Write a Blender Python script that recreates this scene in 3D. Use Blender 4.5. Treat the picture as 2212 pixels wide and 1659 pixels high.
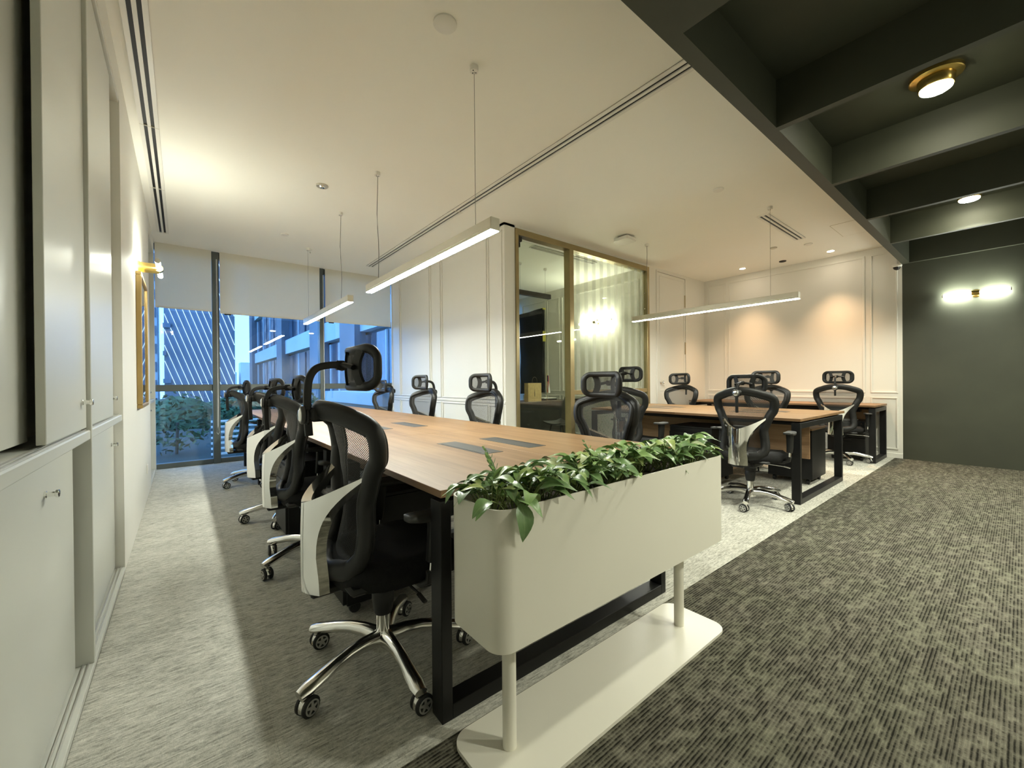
import bpy, bmesh, math, random
from mathutils import Vector, Matrix
random.seed(7)
PI = math.pi
SC = bpy.context.scene
COL = SC.collection
for _o in list(bpy.data.objects):
    bpy.data.objects.remove(_o)

# ------------------------------------------------------------------ camera
FPX, YAW, PIT, ROL = 886.5, math.radians(38.775), math.radians(-.2255), math.radians(-.5218)
CH = 1.12
F = Vector((math.sin(YAW) * math.cos(PIT), math.cos(YAW) * math.cos(PIT), math.sin(PIT)))
R0 = Vector((math.cos(YAW), -math.sin(YAW), 0)); U0 = R0.cross(F)
Rr = R0 * math.cos(ROL) + U0 * math.sin(ROL); Ur = -R0 * math.sin(ROL) + U0 * math.cos(ROL)
cam = bpy.data.cameras.new('camera'); camo = bpy.data.objects.new('camera', cam); COL.objects.link(camo)
cam.sensor_width = 36; cam.lens = FPX * 36 / 2212; cam.clip_start = .02; cam.clip_end = 400
M = Matrix((Rr, Ur, -F)).transposed().to_4x4(); M.translation = (0, 0, CH)
camo.matrix_world = M; SC.camera = camo

# ------------------------------------------------------------------ world, exposure
SC.view_settings.view_transform = 'Standard'; SC.view_settings.look = 'None'
SC.view_settings.gamma = 1; SC.view_settings.exposure = 2.45
SC.view_settings.use_curve_mapping = False
W = bpy.data.worlds.new('dusk_sky'); SC.world = W; W.use_nodes = True
_bg = W.node_tree.nodes['Background']
_bg.inputs[0].default_value = (.20, .43, .86, 1); _bg.inputs[1].default_value = 1.0
cy = SC.cycles
cy.use_denoising = True; cy.max_bounces = 9; cy.diffuse_bounces = 6; cy.glossy_bounces = 4
cy.transmission_bounces = 6; cy.transparent_max_bounces = 14; cy.sample_clamp_indirect = 6
cy.caustics_reflective = False; cy.caustics_refractive = False

WARM = (1, .86, .62)
L_STRIP, L_SCONCE, L_DOWN, L_DISC = 33.0, 38.0, 20.0, 30.0

# ------------------------------------------------------------------ materials
MATS = {}
def nmat(name):
    m = bpy.data.materials.new(name); m.use_nodes = True; MATS[name] = m
    nt = m.node_tree; return m, nt, nt.nodes['Principled BSDF']
def c4(c): return (c[0], c[1], c[2], 1)
def noise(nt, scale, detail=2, vec=None, rough=.5):
    n = nt.nodes.new('ShaderNodeTexNoise'); n.inputs['Scale'].default_value = scale
    n.inputs['Detail'].default_value = detail; n.inputs['Roughness'].default_value = rough
    if vec is not None: nt.links.new(vec, n.inputs['Vector'])
    return n
def ramp(nt, fac, stops):
    r = nt.nodes.new('ShaderNodeValToRGB'); e = r.color_ramp.elements
    while len(e) < len(stops): e.new(.5)
    for el, (p, c) in zip(e, stops): el.position = p; el.color = c4(c)
    nt.links.new(fac, r.inputs[0]); return r
def mapping(nt, scale, src='pos', loc=(0, 0, 0)):
    mp = nt.nodes.new('ShaderNodeMapping'); mp.inputs['Scale'].default_value = scale; mp.inputs['Location'].default_value = loc
    if src == 'pos':
        g = nt.nodes.new('ShaderNodeNewGeometry'); nt.links.new(g.outputs['Position'], mp.inputs[0])
    else:
        g = nt.nodes.new('ShaderNodeTexCoord'); nt.links.new(g.outputs['Object'], mp.inputs[0])
    return mp.outputs[0]
def math_(nt, op, a, b=None):
    n = nt.nodes.new('ShaderNodeMath'); n.operation = op
    for i, v in enumerate((a, b)):
        if v is None: continue
        if isinstance(v, (int, float)): n.inputs[i].default_value = v
        else: nt.links.new(v, n.inputs[i])
    return n.outputs[0]
def mixc(nt, f, a, b):
    n = nt.nodes.new('ShaderNodeMix'); n.data_type = 'RGBA'
    for i, v in ((0, f), (6, a), (7, b)):
        if isinstance(v, (int, float)): n.inputs[i].default_value = v
        elif isinstance(v, tuple): n.inputs[i].default_value = c4(v)
        else: nt.links.new(v, n.inputs[i])
    return n.outputs[2]
def bump(nt, b, h, strength, dist=.002):
    n = nt.nodes.new('ShaderNodeBump'); n.inputs['Strength'].default_value = strength; n.inputs['Distance'].default_value = dist
    nt.links.new(h, n.inputs['Height']); nt.links.new(n.outputs[0], b.inputs['Normal'])
def simple(name, color, rough=.5, metal=0., spec=.5, var=.06, vscale=6, bmp=0, bscale=200):
    m, nt, b = nmat(name)
    n = noise(nt, vscale, 3, mapping(nt, (1, 1, 1), 'obj'))
    lo = tuple(c * (1 - var) for c in color); hi = tuple(min(1, c * (1 + var)) for c in color)
    r = ramp(nt, n.outputs[0], [(.3, lo), (.7, hi)])
    nt.links.new(r.outputs[0], b.inputs['Base Color'])
    b.inputs['Roughness'].default_value = rough; b.inputs['Metallic'].default_value = metal
    b.inputs['Specular IOR Level'].default_value = spec
    if bmp:
        n2 = noise(nt, bscale, 2, mapping(nt, (1, 1, 1), 'obj')); bump(nt, b, n2.outputs[0], bmp)
    return m
def emit(name, color, strength):
    m, nt, b = nmat(name)
    b.inputs['Base Color'].default_value = (.8, .8, .8, 1); b.inputs['Emission Color'].default_value = c4(color)
    b.inputs['Emission Strength'].default_value = strength; return m
simple('wall_paint', (.745, .73, .665), .55, var=.015, vscale=1.2, bmp=.05)
simple('cabinet_paint', (.60, .605, .55), .32, var=.015, vscale=1.5)
simple('ceiling_paint', (.90, .885, .815), .7, var=.012, vscale=.8)
simple('dark_paint', (.043, .047, .030), .6, var=.12, vscale=2.5, bmp=.1, bscale=120)
simple('black_metal', (.009, .009, .009), .42, 0, .3, var=.2)
simple('black_plastic', (.011, .011, .010), .48, 0, .35, var=.15, bmp=.1, bscale=600)
simple('grey_plastic', (.045, .045, .043), .45, var=.1)
simple('seat_fabric', (.008, .008, .008), .9, 0, .3, var=.25, vscale=90, bmp=.5, bscale=500)
simple('rubber', (.010, .010, .010), .6, var=.2)
simple('chrome', (.88, .88, .86), .06, 1., var=.02)
simple('cast_chrome', (.82, .81, .78), .17, 1., var=.03)
simple('spoke_grey', (.55, .55, .53), .3, .7)
simple('brass', (.80, .58, .19), .24, 1., var=.05)
simple('frame_gold', (.42, .29, .11), .35, .5, var=.08)
simple('bronze', (.36, .29, .15), .35, .7, var=.08)
simple('window_frame', (.10, .115, .105), .45, .2, var=.08)
simple('planter_metal', (.735, .71, .615), .33, 0, .5, var=.012, vscale=3)
simple('white_metal', (.78, .76, .70), .4, var=.02)
simple('track_metal', (.55, .54, .50), .3, .6)
simple('soil', (.05, .035, .02), .9, var=.5, vscale=60, bmp=.6, bscale=80)
simple('slot_black', (.012, .012, .012), .6)
simple('lamp_body', (.62, .58, .48), .35, .5, var=.03)
simple('kraft_paper', (.55, .40, .18), .75, var=.1, vscale=20, bmp=.2, bscale=40)
simple('dark_print', (.06, .05, .03), .7)
simple('office_black', (.022, .021, .018), .45, var=.2)
simple('black_sheet', (.006, .006, .007), .9, var=.3, vscale=5, bmp=.6, bscale=9)
simple('yellow_tape', (.75, .70, .15), .5)
simple('paper', (.75, .75, .72), .7)
simple('red_cloth', (.62, .09, .10), .7)
simple('white_cloth', (.75, .73, .72), .7)
simple('blue_cloth', (.03, .04, .18), .7)
simple('cable', (.25, .24, .21), .5)
simple('facade_dark', (.10, .11, .13), .35, .1, var=.25, vscale=.4)
simple('facade_light', (.50, .53, .56), .5, var=.08, vscale=.3)
simple('facade_glass', (.05, .07, .10), .08, .0, .8, var=.5, vscale=.5)
simple('tower_wall', (.16, .19, .24), .5, var=.2, vscale=.2)
simple('tower_strip', (.8, .82, .85), .5)
simple('grass', (.10, .17, .07), .9, var=.4, vscale=.3)
simple('tree_leaf', (.05, .09, .035), .8, var=.85, vscale=2.2, bmp=.8, bscale=2)
simple('bark', (.09, .07, .05), .9)
simple('terrace_stone', (.014, .026, .018), .8, var=.1)
simple('brown_wall', (.30, .28, .25), .7)
emit('strip_glow', (.97, 1, .90), L_STRIP)
emit('sconce_glow', (.97, 1, .88), L_SCONCE)
emit('aisle_glow', (.98, 1, .86), 23)
emit('office_glow', (.97, 1, .78), 26)
emit('down_glow', (1, .85, .66), L_DOWN)
emit('disc_glow', (1, .97, .72), L_DISC)
emit('led_strip', (.75, .85, 1), .32)

def art_mat():
    m, nt, b = nmat('art_print')
    n = noise(nt, 3, 4, mapping(nt, (1, 3, 1.2), 'obj'))
    r = ramp(nt, n.outputs[0], [(.35, (.05, .10, .28)), (.55, (.22, .30, .45)), (.7, (.6, .58, .5))])  # blue tones put the glass's blue reflection into the print colour
    nt.links.new(r.outputs[0], b.inputs['Base Color']); b.inputs['Roughness'].default_value = .12
art_mat()

def wood_mat(name, base, dark, light, rough=.36, axis='y'):
    m, nt, b = nmat(name)
    s = {'y': (9, .55, 9), 'x': (.55, 9, 9), 'z': (9, 9, .55)}[axis]
    info = nt.nodes.new('ShaderNodeObjectInfo')
    v = mapping(nt, s, 'pos')
    add = nt.nodes.new('ShaderNodeVectorMath'); add.operation = 'ADD'; nt.links.new(v, add.inputs[0])
    mul = nt.nodes.new('ShaderNodeVectorMath'); mul.operation = 'SCALE'; mul.inputs['Scale'].default_value = 3
    comb = nt.nodes.new('ShaderNodeCombineXYZ')
    for i in range(3): nt.links.new(info.outputs['Random'], comb.inputs[i])
    nt.links.new(comb.outputs[0], mul.inputs[0]); nt.links.new(mul.outputs[0], add.inputs[1])
    n = noise(nt, 1.6, 5, add.outputs[0], .62); n.inputs['Distortion'].default_value = .5
    r = ramp(nt, n.outputs[0], [(.28, dark), (.5, base), (.75, light)])
    s2 = {'y': (150, 4, 150), 'x': (4, 150, 150), 'z': (150, 150, 4)}[axis]
    n2 = noise(nt, 1, 3, mapping(nt, s2, 'pos'))
    r2 = ramp(nt, n2.outputs[0], [(.35, (.80, .78, .75)), (.6, (1, 1, 1))])
    mx = nt.nodes.new('ShaderNodeMix'); mx.data_type = 'RGBA'; mx.blend_type = 'MULTIPLY'; mx.inputs[0].default_value = .8
    nt.links.new(r.outputs[0], mx.inputs[6]); nt.links.new(r2.outputs[0], mx.inputs[7])
    nt.links.new(mx.outputs[2], b.inputs['Base Color'])
    b.inputs['Roughness'].default_value = rough; bump(nt, b, n2.outputs[0], .06, .001)
wood_mat('desk_wood', (.235, .135, .062), (.155, .084, .038), (.305, .184, .09), .46)
wood_mat('desk_edge', (.31, .20, .10), (.25, .15, .075), (.37, .245, .13), .45)
wood_mat('panel_wood', (.30, .18, .09), (.24, .135, .065), (.36, .23, .125), .5)

def rows(nt, pitch, fx, fy):
    """noise that runs along X and changes from one yarn row to the next"""
    g = nt.nodes.new('ShaderNodeNewGeometry'); sp = nt.nodes.new('ShaderNodeSeparateXYZ'); nt.links.new(g.outputs['Position'], sp.inputs[0])
    row = math_(nt, 'FLOOR', math_(nt, 'DIVIDE', sp.outputs[1], pitch))
    cb = nt.nodes.new('ShaderNodeCombineXYZ')
    nt.links.new(math_(nt, 'MULTIPLY', sp.outputs[0], fx), cb.inputs[0]); nt.links.new(math_(nt, 'MULTIPLY', row, fy), cb.inputs[1])
    return noise(nt, 1, 5, cb.outputs[0], .72), sp
def mulc(nt, a, b, f=1.):
    mx = nt.nodes.new('ShaderNodeMix'); mx.data_type = 'RGBA'; mx.blend_type = 'MULTIPLY'; mx.inputs[0].default_value = f
    nt.links.new(a, mx.inputs[6]); nt.links.new(b, mx.inputs[7]); return mx.outputs[2]
def carpet_light():
    m, nt, b = nmat('carpet_light')
    n, sp = rows(nt, .0050, 17, .72)
    n2, _ = rows(nt, .011, 7, .5)
    nb = noise(nt, 2.0, 3, mapping(nt, (2.0, 4.0, 1)))
    grain = noise(nt, 300, 2, mapping(nt, (1, 1, 1)))
    a = math_(nt, 'ADD', math_(nt, 'MULTIPLY', n.outputs[0], .74), math_(nt, 'MULTIPLY', nb.outputs[0], .12))
    a = math_(nt, 'ADD', a, math_(nt, 'MULTIPLY', n2.outputs[0], .22))
    r = ramp(nt, a, [(.39, (.215, .212, .18)), (.53, (.48, .47, .41)), (.67, (.70, .69, .61))])
    gr = ramp(nt, grain.outputs[0], [(.3, (.7, .7, .7)), (.62, (1., 1., 1.))])
    nt.links.new(mulc(nt, r.outputs[0], gr.outputs[0], .8), b.inputs['Base Color']); b.inputs['Roughness'].default_value = .95
    b.inputs['Specular IOR Level'].default_value = .1; bump(nt, b, n.outputs[0], .3, .003)
carpet_light()
def carpet_dark():
    m, nt, b = nmat('carpet_dark')
    PITCH = .0115
    n, sp = rows(nt, PITCH, 15, .38)
    wob = noise(nt, 40, 2, mapping(nt, (1, 1, 1)))
    s = math_(nt, 'SINE', math_(nt, 'ADD', math_(nt, 'MULTIPLY', sp.outputs[1], 2 * PI / PITCH), math_(nt, 'MULTIPLY', wob.outputs[0], 1.6)))
    rib = math_(nt, 'ADD', math_(nt, 'MULTIPLY', s, .5), .5)
    blot = noise(nt, 1, 3, mapping(nt, (3.4, 11, 1)), .6)
    tint = noise(nt, 5, 2, mapping(nt, (1, 1, 1)))
    grain = noise(nt, 420, 2, mapping(nt, (1, 1, 1)))
    a = math_(nt, 'ADD', math_(nt, 'MULTIPLY', n.outputs[0], .76), math_(nt, 'MULTIPLY', blot.outputs[0], .24))
    top = ramp(nt, a, [(.36, (.075, .070, .056)), (.50, (.135, .128, .102)), (.64, (.225, .216, .172))])
    tc = ramp(nt, tint.outputs[0], [(.4, (1.0, .985, .95)), (.62, (.985, 1.0, .92))])
    ribc = ramp(nt, rib, [(.10, (.16, .16, .15)), (.55, (1, 1, 1))])
    rf = nt.nodes.new('ShaderNodeMapRange'); rf.interpolation_type = 'SMOOTHSTEP'; rf.inputs[1].default_value = .44; rf.inputs[2].default_value = .58; rf.inputs[3].default_value = 1.0; rf.inputs[4].default_value = .12; nt.links.new(a, rf.inputs[0])
    gr = ramp(nt, grain.outputs[0], [(.3, (.55, .55, .55)), (.65, (1.0, 1.0, 1.0))])
    mr = nt.nodes.new('ShaderNodeMix'); mr.data_type = 'RGBA'; mr.blend_type = 'MULTIPLY'; nt.links.new(rf.outputs[0], mr.inputs[0]); nt.links.new(top.outputs[0], mr.inputs[6]); nt.links.new(ribc.outputs[0], mr.inputs[7])
    c = mulc(nt, mr.outputs[2], gr.outputs[0], .7)
    nt.links.new(mulc(nt, c, tc.outputs[0]), b.inputs['Base Color']); b.inputs['Roughness'].default_value = .95
    b.inputs['Specular IOR Level'].default_value = .1; bump(nt, b, rib, .6, .004)
carpet_dark()

def glass_mat(name, tint, ior=1.5, haze=0., stripes=False, refl=1.0):
    m = bpy.data.materials.new(name); m.use_nodes = True; MATS[name] = m; nt = m.node_tree; nt.nodes.clear()
    out = nt.nodes.new('ShaderNodeOutputMaterial'); tr = nt.nodes.new('ShaderNodeBsdfTransparent'); tr.inputs[0].default_value = c4(tint)
    gl = nt.nodes.new('ShaderNodeBsdfGlossy'); gl.inputs['Roughness'].default_value = .01
    ge = nt.nodes.new('ShaderNodeNewGeometry'); dp = nt.nodes.new('ShaderNodeVectorMath'); dp.operation = 'DOT_PRODUCT'
    nt.links.new(ge.outputs['Normal'], dp.inputs[0]); nt.links.new(ge.outputs['Incoming'], dp.inputs[1])
    f0 = ((ior - 1) / (ior + 1)) ** 2      # Schlick, the same from both sides of the pane
    k5 = math_(nt, 'POWER', math_(nt, 'SUBTRACT', 1.0, math_(nt, 'ABSOLUTE', dp.outputs['Value'])), 5.0)
    fr = math_(nt, 'ADD', math_(nt, 'MULTIPLY', k5, 1 - f0), f0)
    mix = nt.nodes.new('ShaderNodeMixShader')
    nt.links.new(math_(nt, 'MULTIPLY', fr, refl), mix.inputs[0]); base = tr.outputs[0]
    if stripes:
        g = nt.nodes.new('ShaderNodeNewGeometry'); sp = nt.nodes.new('ShaderNodeSeparateXYZ'); nt.links.new(g.outputs['Position'], sp.inputs[0])
        s = math_(nt, 'SINE', math_(nt, 'MULTIPLY', sp.outputs[0], 2 * PI / .17))
        sr = nt.nodes.new('ShaderNodeMapRange'); sr.interpolation_type = 'SMOOTHSTEP'; sr.inputs[1].default_value = -.1; sr.inputs[2].default_value = .5; nt.links.new(s, sr.inputs[0]); f = sr.outputs[0]
        z = nt.nodes.new('ShaderNodeMapRange'); z.inputs[1].default_value = .9; z.inputs[2].default_value = 2.9
        z.inputs[3].default_value = .26; z.inputs[4].default_value = .24; nt.links.new(sp.outputs[2], z.inputs[0])
        tl = nt.nodes.new('ShaderNodeBsdfTranslucent'); tl.inputs[0].default_value = (.85, .86, .78, 1)
        df = nt.nodes.new('ShaderNodeBsdfDiffuse'); df.inputs[0].default_value = (.75, .76, .68, 1)
        fm = nt.nodes.new('ShaderNodeMixShader'); fm.inputs[0].default_value = .35
        nt.links.new(tl.outputs[0], fm.inputs[1]); nt.links.new(df.outputs[0], fm.inputs[2])
        sm = nt.nodes.new('ShaderNodeMixShader'); nt.links.new(math_(nt, 'MULTIPLY', f, z.outputs[0]), sm.inputs[0])
        nt.links.new(tr.outputs[0], sm.inputs[1]); nt.links.new(fm.outputs[0], sm.inputs[2]); base = sm.outputs[0]
    nt.links.new(base, mix.inputs[1]); nt.links.new(gl.outputs[0], mix.inputs[2]); nt.links.new(mix.outputs[0], out.inputs[0])
glass_mat('window_glass', (.80, .90, .97), 1.7)
glass_mat('office_glass', (.955, .985, .945), 1.5)
glass_mat('stripe_glass', (.96, .985, .945), 1.5, stripes=True)
glass_mat('tube_glass', (.97, .97, .95), 1.45)
def edge_glass():
    simple('glass_edge', (.22, .45, .36), .1)
edge_glass()

def mesh_mat(name, color, cover, scale):
    m = bpy.data.materials.new(name); m.use_nodes = True; MATS[name] = m; nt = m.node_tree; b = nt.nodes['Principled BSDF']
    out = nt.nodes['Material Output']
    tc = nt.nodes.new('ShaderNodeTexCoord'); sp = nt.nodes.new('ShaderNodeSeparateXYZ'); nt.links.new(tc.outputs['Object'], sp.inputs[0])
    a = math_(nt, 'SINE', math_(nt, 'MULTIPLY', sp.outputs[1], scale)); c = math_(nt, 'SINE', math_(nt, 'MULTIPLY', sp.outputs[2], scale * 1.1))
    h = math_(nt, 'MULTIPLY', a, c)
    hole = math_(nt, 'GREATER_THAN', h, cover)
    tr = nt.nodes.new('ShaderNodeBsdfTransparent'); mix = nt.nodes.new('ShaderNodeMixShader')
    nt.links.new(hole, mix.inputs[0]); nt.links.new(b.outputs[0], mix.inputs[1]); nt.links.new(tr.outputs[0], mix.inputs[2])
    nt.links.new(mix.outputs[0], out.inputs[0])
    b.inputs['Base Color'].default_value = c4(color); b.inputs['Roughness'].default_value = .7
mesh_mat('headrest_net', (.030, .030, .028), .16, 2 * PI / .0065)
mesh_mat('chair_mesh', (.030, .030, .028), .10, 2 * PI / .0085)

def blind_mat():
    m = bpy.data.materials.new('blind_fabric'); m.use_nodes = True; MATS['blind_fabric'] = m; nt = m.node_tree; nt.nodes.clear()
    out = nt.nodes.new('ShaderNodeOutputMaterial')
    n = noise(nt, 1, 2, mapping(nt, (140, 1, 900)))
    r = ramp(nt, n.outputs[0], [(.3, (.88, .85, .74)), (.7, (.95, .92, .81))])
    df = nt.nodes.new('ShaderNodeBsdfDiffuse'); nt.links.new(r.outputs[0], df.inputs[0])
    tl = nt.nodes.new('ShaderNodeBsdfTranslucent'); nt.links.new(r.outputs[0], tl.inputs[0])
    tr = nt.nodes.new('ShaderNodeBsdfTransparent'); tr.inputs[0].default_value = (.9, .9, .9, 1)
    m1 = nt.nodes.new('ShaderNodeMixShader'); m1.inputs[0].default_value = .34
    m2 = nt.nodes.new('ShaderNodeMixShader'); m2.inputs[0].default_value = .11
    nt.links.new(df.outputs[0], m1.inputs[1]); nt.links.new(tl.outputs[0], m1.inputs[2])
    nt.links.new(m1.outputs[0], m2.inputs[1]); nt.links.new(tr.outputs[0], m2.inputs[2]); nt.links.new(m2.outputs[0], out.inputs[0])
blind_mat()
def leaf_mat():
    m, nt, b = nmat('leaf')
    info = nt.nodes.new('ShaderNodeObjectInfo')
    r = ramp(nt, info.outputs['Random'], [(0, (.07, .16, .055)), (.45, (.13, .27, .07)), (.75, (.22, .37, .09)), (.93, (.42, .50, .13)), (1, (.55, .60, .38))])
    tc = nt.nodes.new('ShaderNodeTexCoord'); sp = nt.nodes.new('ShaderNodeSeparateXYZ'); nt.links.new(tc.outputs['Object'], sp.inputs[0])
    ab = math_(nt, 'ABSOLUTE', sp.outputs[1])
    rib = ramp(nt, math_(nt, 'MULTIPLY', ab, 60), [(.0, (1, 1, 1)), (.12, (0, 0, 0))])
    nz = noise(nt, 60, 3, mapping(nt, (1, 4, 1), 'obj'))
    c = mixc(nt, math_(nt, 'MULTIPLY', nz.outputs[0], .55), r.outputs[0], (.32, .42, .22))
    c = mixc(nt, math_(nt, 'MULTIPLY', rib.outputs[0], .45), c, (.30, .40, .20))
    nt.links.new(c, b.inputs['Base Color']); b.inputs['Roughness'].default_value = .34
leaf_mat()
simple('stem', (.20, .26, .08), .5)
def MT(n): return MATS[n]

# ------------------------------------------------------------------ mesh builder
class MB:
    def __init__(s): s.v = []; s.f = []
    def add(s, vs, fs):
        o = len(s.v); s.v += [tuple(v) for v in vs]; s.f += [tuple(i + o for i in f) for f in fs]; return s
    def box(s, x0, x1, y0, y1, z0, z1, bev=0):
        if bev:
            b = min(bev, (x1 - x0) * .45, (y1 - y0) * .45, (z1 - z0) * .45); vs = []; fs = []
            idx = {}
            for sx in (0, 1):
                for sy in (0, 1):
                    for sz in (0, 1):
                        X = (x0, x1)[sx]; Y = (y0, y1)[sy]; Z = (z0, z1)[sz]
                        bx = b if sx == 0 else -b; by = b if sy == 0 else -b; bz = b if sz == 0 else -b
                        for ax, p in enumerate(((X, Y + by, Z + bz), (X + bx, Y, Z + bz), (X + bx, Y + by, Z))):
                            idx[sx, sy, sz, ax] = len(vs); vs.append(p)
            I = lambda a, b_, c, ax: idx[a, b_, c, ax]
            for q in (0, 1):
                fs.append((I(q, 0, 0, 0), I(q, 1, 0, 0), I(q, 1, 1, 0), I(q, 0, 1, 0))[::(1 if q else -1)])
                fs.append((I(0, q, 0, 1), I(0, q, 1, 1), I(1, q, 1, 1), I(1, q, 0, 1))[::(1 if q else -1)])
                fs.append((I(0, 0, q, 2), I(1, 0, q, 2), I(1, 1, q, 2), I(0, 1, q, 2))[::(1 if q else -1)])
            for a in (0, 1):
                for c in (0, 1):
                    fs.append((I(a, c, 0, 0), I(a, c, 1, 0), I(a, c, 1, 1), I(a, c, 0, 1)))
                    fs.append((I(a, 0, c, 0), I(a, 1, c, 0), I(a, 1, c, 2), I(a, 0, c, 2)))
                    fs.append((I(0, a, c, 1), I(1, a, c, 1), I(1, a, c, 2), I(0, a, c, 2)))
            for a in (0, 1):
                for c in (0, 1):
                    for d in (0, 1): fs.append((I(a, c, d, 0), I(a, c, d, 1), I(a, c, d, 2)))
            return s.add(vs, fs)
        vs = [(x, y, z) for x in (x0, x1) for y in (y0, y1) for z in (z0, z1)]
        return s.add(vs, [(0, 1, 3, 2), (4, 6, 7, 5), (0, 4, 5, 1), (2, 3, 7, 6), (0, 2, 6, 4), (1, 5, 7, 3)])
    def prism(s, poly, axis, a, b):
        n = len(poly); P = lambda u, v, w: {'z': (u, v, w), 'x': (w, u, v), 'y': (u, w, v)}[axis]
        vs = [P(u, v, a) for u, v in poly] + [P(u, v, b) for u, v in poly]
        fs = [tuple(range(n))[::-1], tuple(range(n, 2 * n))] + [(i, (i + 1) % n, n + (i + 1) % n, n + i) for i in range(n)]
        return s.add(vs, fs)
    def sweep(s, path, prof, closed=False, up=(0, 0, 1), scales=None, cap=True, twistfn=None):
        """sweep profile [(u,v)] along path; u along side, v along 'up-ish'"""
        P = [Vector(p) for p in path]; n = len(P); k = len(prof); vs = []
        for i in range(n):
            if closed: t = P[(i + 1) % n] - P[i - 1]
            else: t = P[min(i + 1, n - 1)] - P[max(i - 1, 0)]
            t.normalize(); upv = Vector(up(i) if callable(up) else up)
            sd = t.cross(upv)
            if sd.length < 1e-5: sd = t.cross(Vector((1, 0, 0)))
            sd.normalize(); u2 = sd.cross(t).normalized()
            sc = scales[i] if scales else (1, 1)
            if not isinstance(sc, tuple): sc = (sc, sc)
            for (a, b) in prof: vs.append(P[i] + sd * (a * sc[0]) + u2 * (b * sc[1]))
        fs = []
        for i in range(n if closed else n - 1):
            j = (i + 1) % n
            for q in range(k):
                r = (q + 1) % k; fs.append((i * k + q, i * k + r, j * k + r, j * k + q))
        if cap and not closed: fs += [tuple(range(k))[::-1], tuple((n - 1) * k + q for q in range(k))]
        return s.add(vs, fs)
    def tube(s, path, r, n=8, closed=False, scales=None, up=(0, 0, 1)):
        rx, ry = r if isinstance(r, tuple) else (r, r)
        return s.sweep(path, [(rx * math.cos(2 * PI * i / n), ry * math.sin(2 * PI * i / n)) for i in range(n)], closed, up, scales)
    def lathe(s, prof, n=16, c=(0, 0, 0), axis='z'):
        vs = []; m = len(prof)
        for (r, z) in prof:
            for i in range(n):
                a = 2 * PI * i / n; u, v = r * math.cos(a), r * math.sin(a)
                p = {'z': (u, v, z), 'x': (z, u, v), 'y': (v, z, u)}[axis]
                vs.append((p[0] + c[0], p[1] + c[1], p[2] + c[2]))
        fs = [(i * n + j, i * n + (j + 1) % n, (i + 1) * n + (j + 1) % n, (i + 1) * n + j) for i in range(m - 1) for j in range(n)]
        fs += [tuple(range(n))[::-1], tuple((m - 1) * n + j for j in range(n))]
        return s.add(vs, fs)
    def cyl(s, c, r, h, n=16, axis='z', r2=None):
        return s.lathe([(r, 0), (r if r2 is None else r2, h)], n, c, axis)
    def grid(s, fn, nu, nv, thick=0, nrm=None):
        vs = [Vector(fn(i / nu, j / nv)) for j in range(nv + 1) for i in range(nu + 1)]; w = nu + 1
        fs = [(j * w + i, j * w + i + 1, (j + 1) * w + i + 1, (j + 1) * w + i) for j in range(nv) for i in range(nu)]
        if thick:
            N = len(vs); d = Vector(nrm) * thick; vs2 = [v + d for v in vs]
            fs2 = [tuple(i + N for i in f[::-1]) for f in fs]; rim = []
            bd = [i for i in range(w)] + [j * w + nu for j in range(1, nv + 1)] + [nv * w + i for i in range(nu - 1, -1, -1)] + [j * w for j in range(nv - 1, 0, -1)]
            for a in range(len(bd)):
                p, q = bd[a], bd[(a + 1) % len(bd)]; rim.append((q, p, p + N, q + N))
            return s.add(vs + vs2, fs + fs2 + rim)
        return s.add(vs, fs)
    def build(s, name, mat, parent=None, smooth=False, fix=True, sub=0, loc=None, **props):
        me = bpy.data.meshes.new(name); me.from_pydata(s.v, [], s.f)
        if fix:
            bm = bmesh.new(); bm.from_mesh(me); bmesh.ops.recalc_face_normals(bm, faces=bm.faces); bm.to_mesh(me); bm.free()
        if smooth:
            me.polygons.foreach_set('use_smooth', [True] * len(me.polygons))
            if smooth != 'all': me.set_sharp_from_angle(angle=math.radians(42))
        me.materials.append(MT(mat) if isinstance(mat, str) else mat)
        o = bpy.data.objects.new(name, me); COL.objects.link(o)
        if parent is not None: o.parent = parent
        if loc: o.location = loc
        if sub:
            md = o.modifiers.new('smooth', 'SUBSURF'); md.levels = sub; md.render_levels = sub
        for k, v in props.items(): o[k] = v
        return o
def thing(name, label, cat, loc=(0, 0, 0), rz=0, group=None):
    o = bpy.data.objects.new(name, None); COL.objects.link(o); o.location = loc; o.rotation_euler = (0, 0, rz)
    o['label'] = label; o['category'] = cat
    if group: o['group'] = group
    o.empty_display_size = .1
    return o
def struct(o): o['kind'] = 'structure'; return o
def sempty(name):
    o = bpy.data.objects.new(name, None); COL.objects.link(o); o['kind'] = 'structure'; return o
def dup(o, parent=None):
    kids = [c for c in bpy.data.objects if c.parent is o] if not hasattr(dup, 'kids') else dup.kids.get(o, [])
    c = o.copy(); COL.objects.link(c)
    if parent is not None: c.parent = parent
    for k in kids: dup(k, c)
    return c
def index_kids():
    d = {}
    for o in bpy.data.objects:
        if o.parent is not None: d.setdefault(o.parent, []).append(o)
    dup.kids = d
def rrect(x0, x1, y0, y1, r, n=6):
    P = []
    for cx, cy_, a0 in ((x1 - r, y1 - r, 0), (x0 + r, y1 - r, 90), (x0 + r, y0 + r, 180), (x1 - r, y0 + r, 270)):
        for i in range(n + 1):
            a = math.radians(a0 + 90 * i / n); P.append((cx + r * math.cos(a), cy_ + r * math.sin(a)))
    return P
def interp(tab, x):
    if x <= tab[0][0]: return tab[0][1]
    for (a, va), (b, vb) in zip(tab, tab[1:]):
        if x <= b: return va + (vb - va) * (x - a) / (b - a)
    return tab[-1][1]
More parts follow.
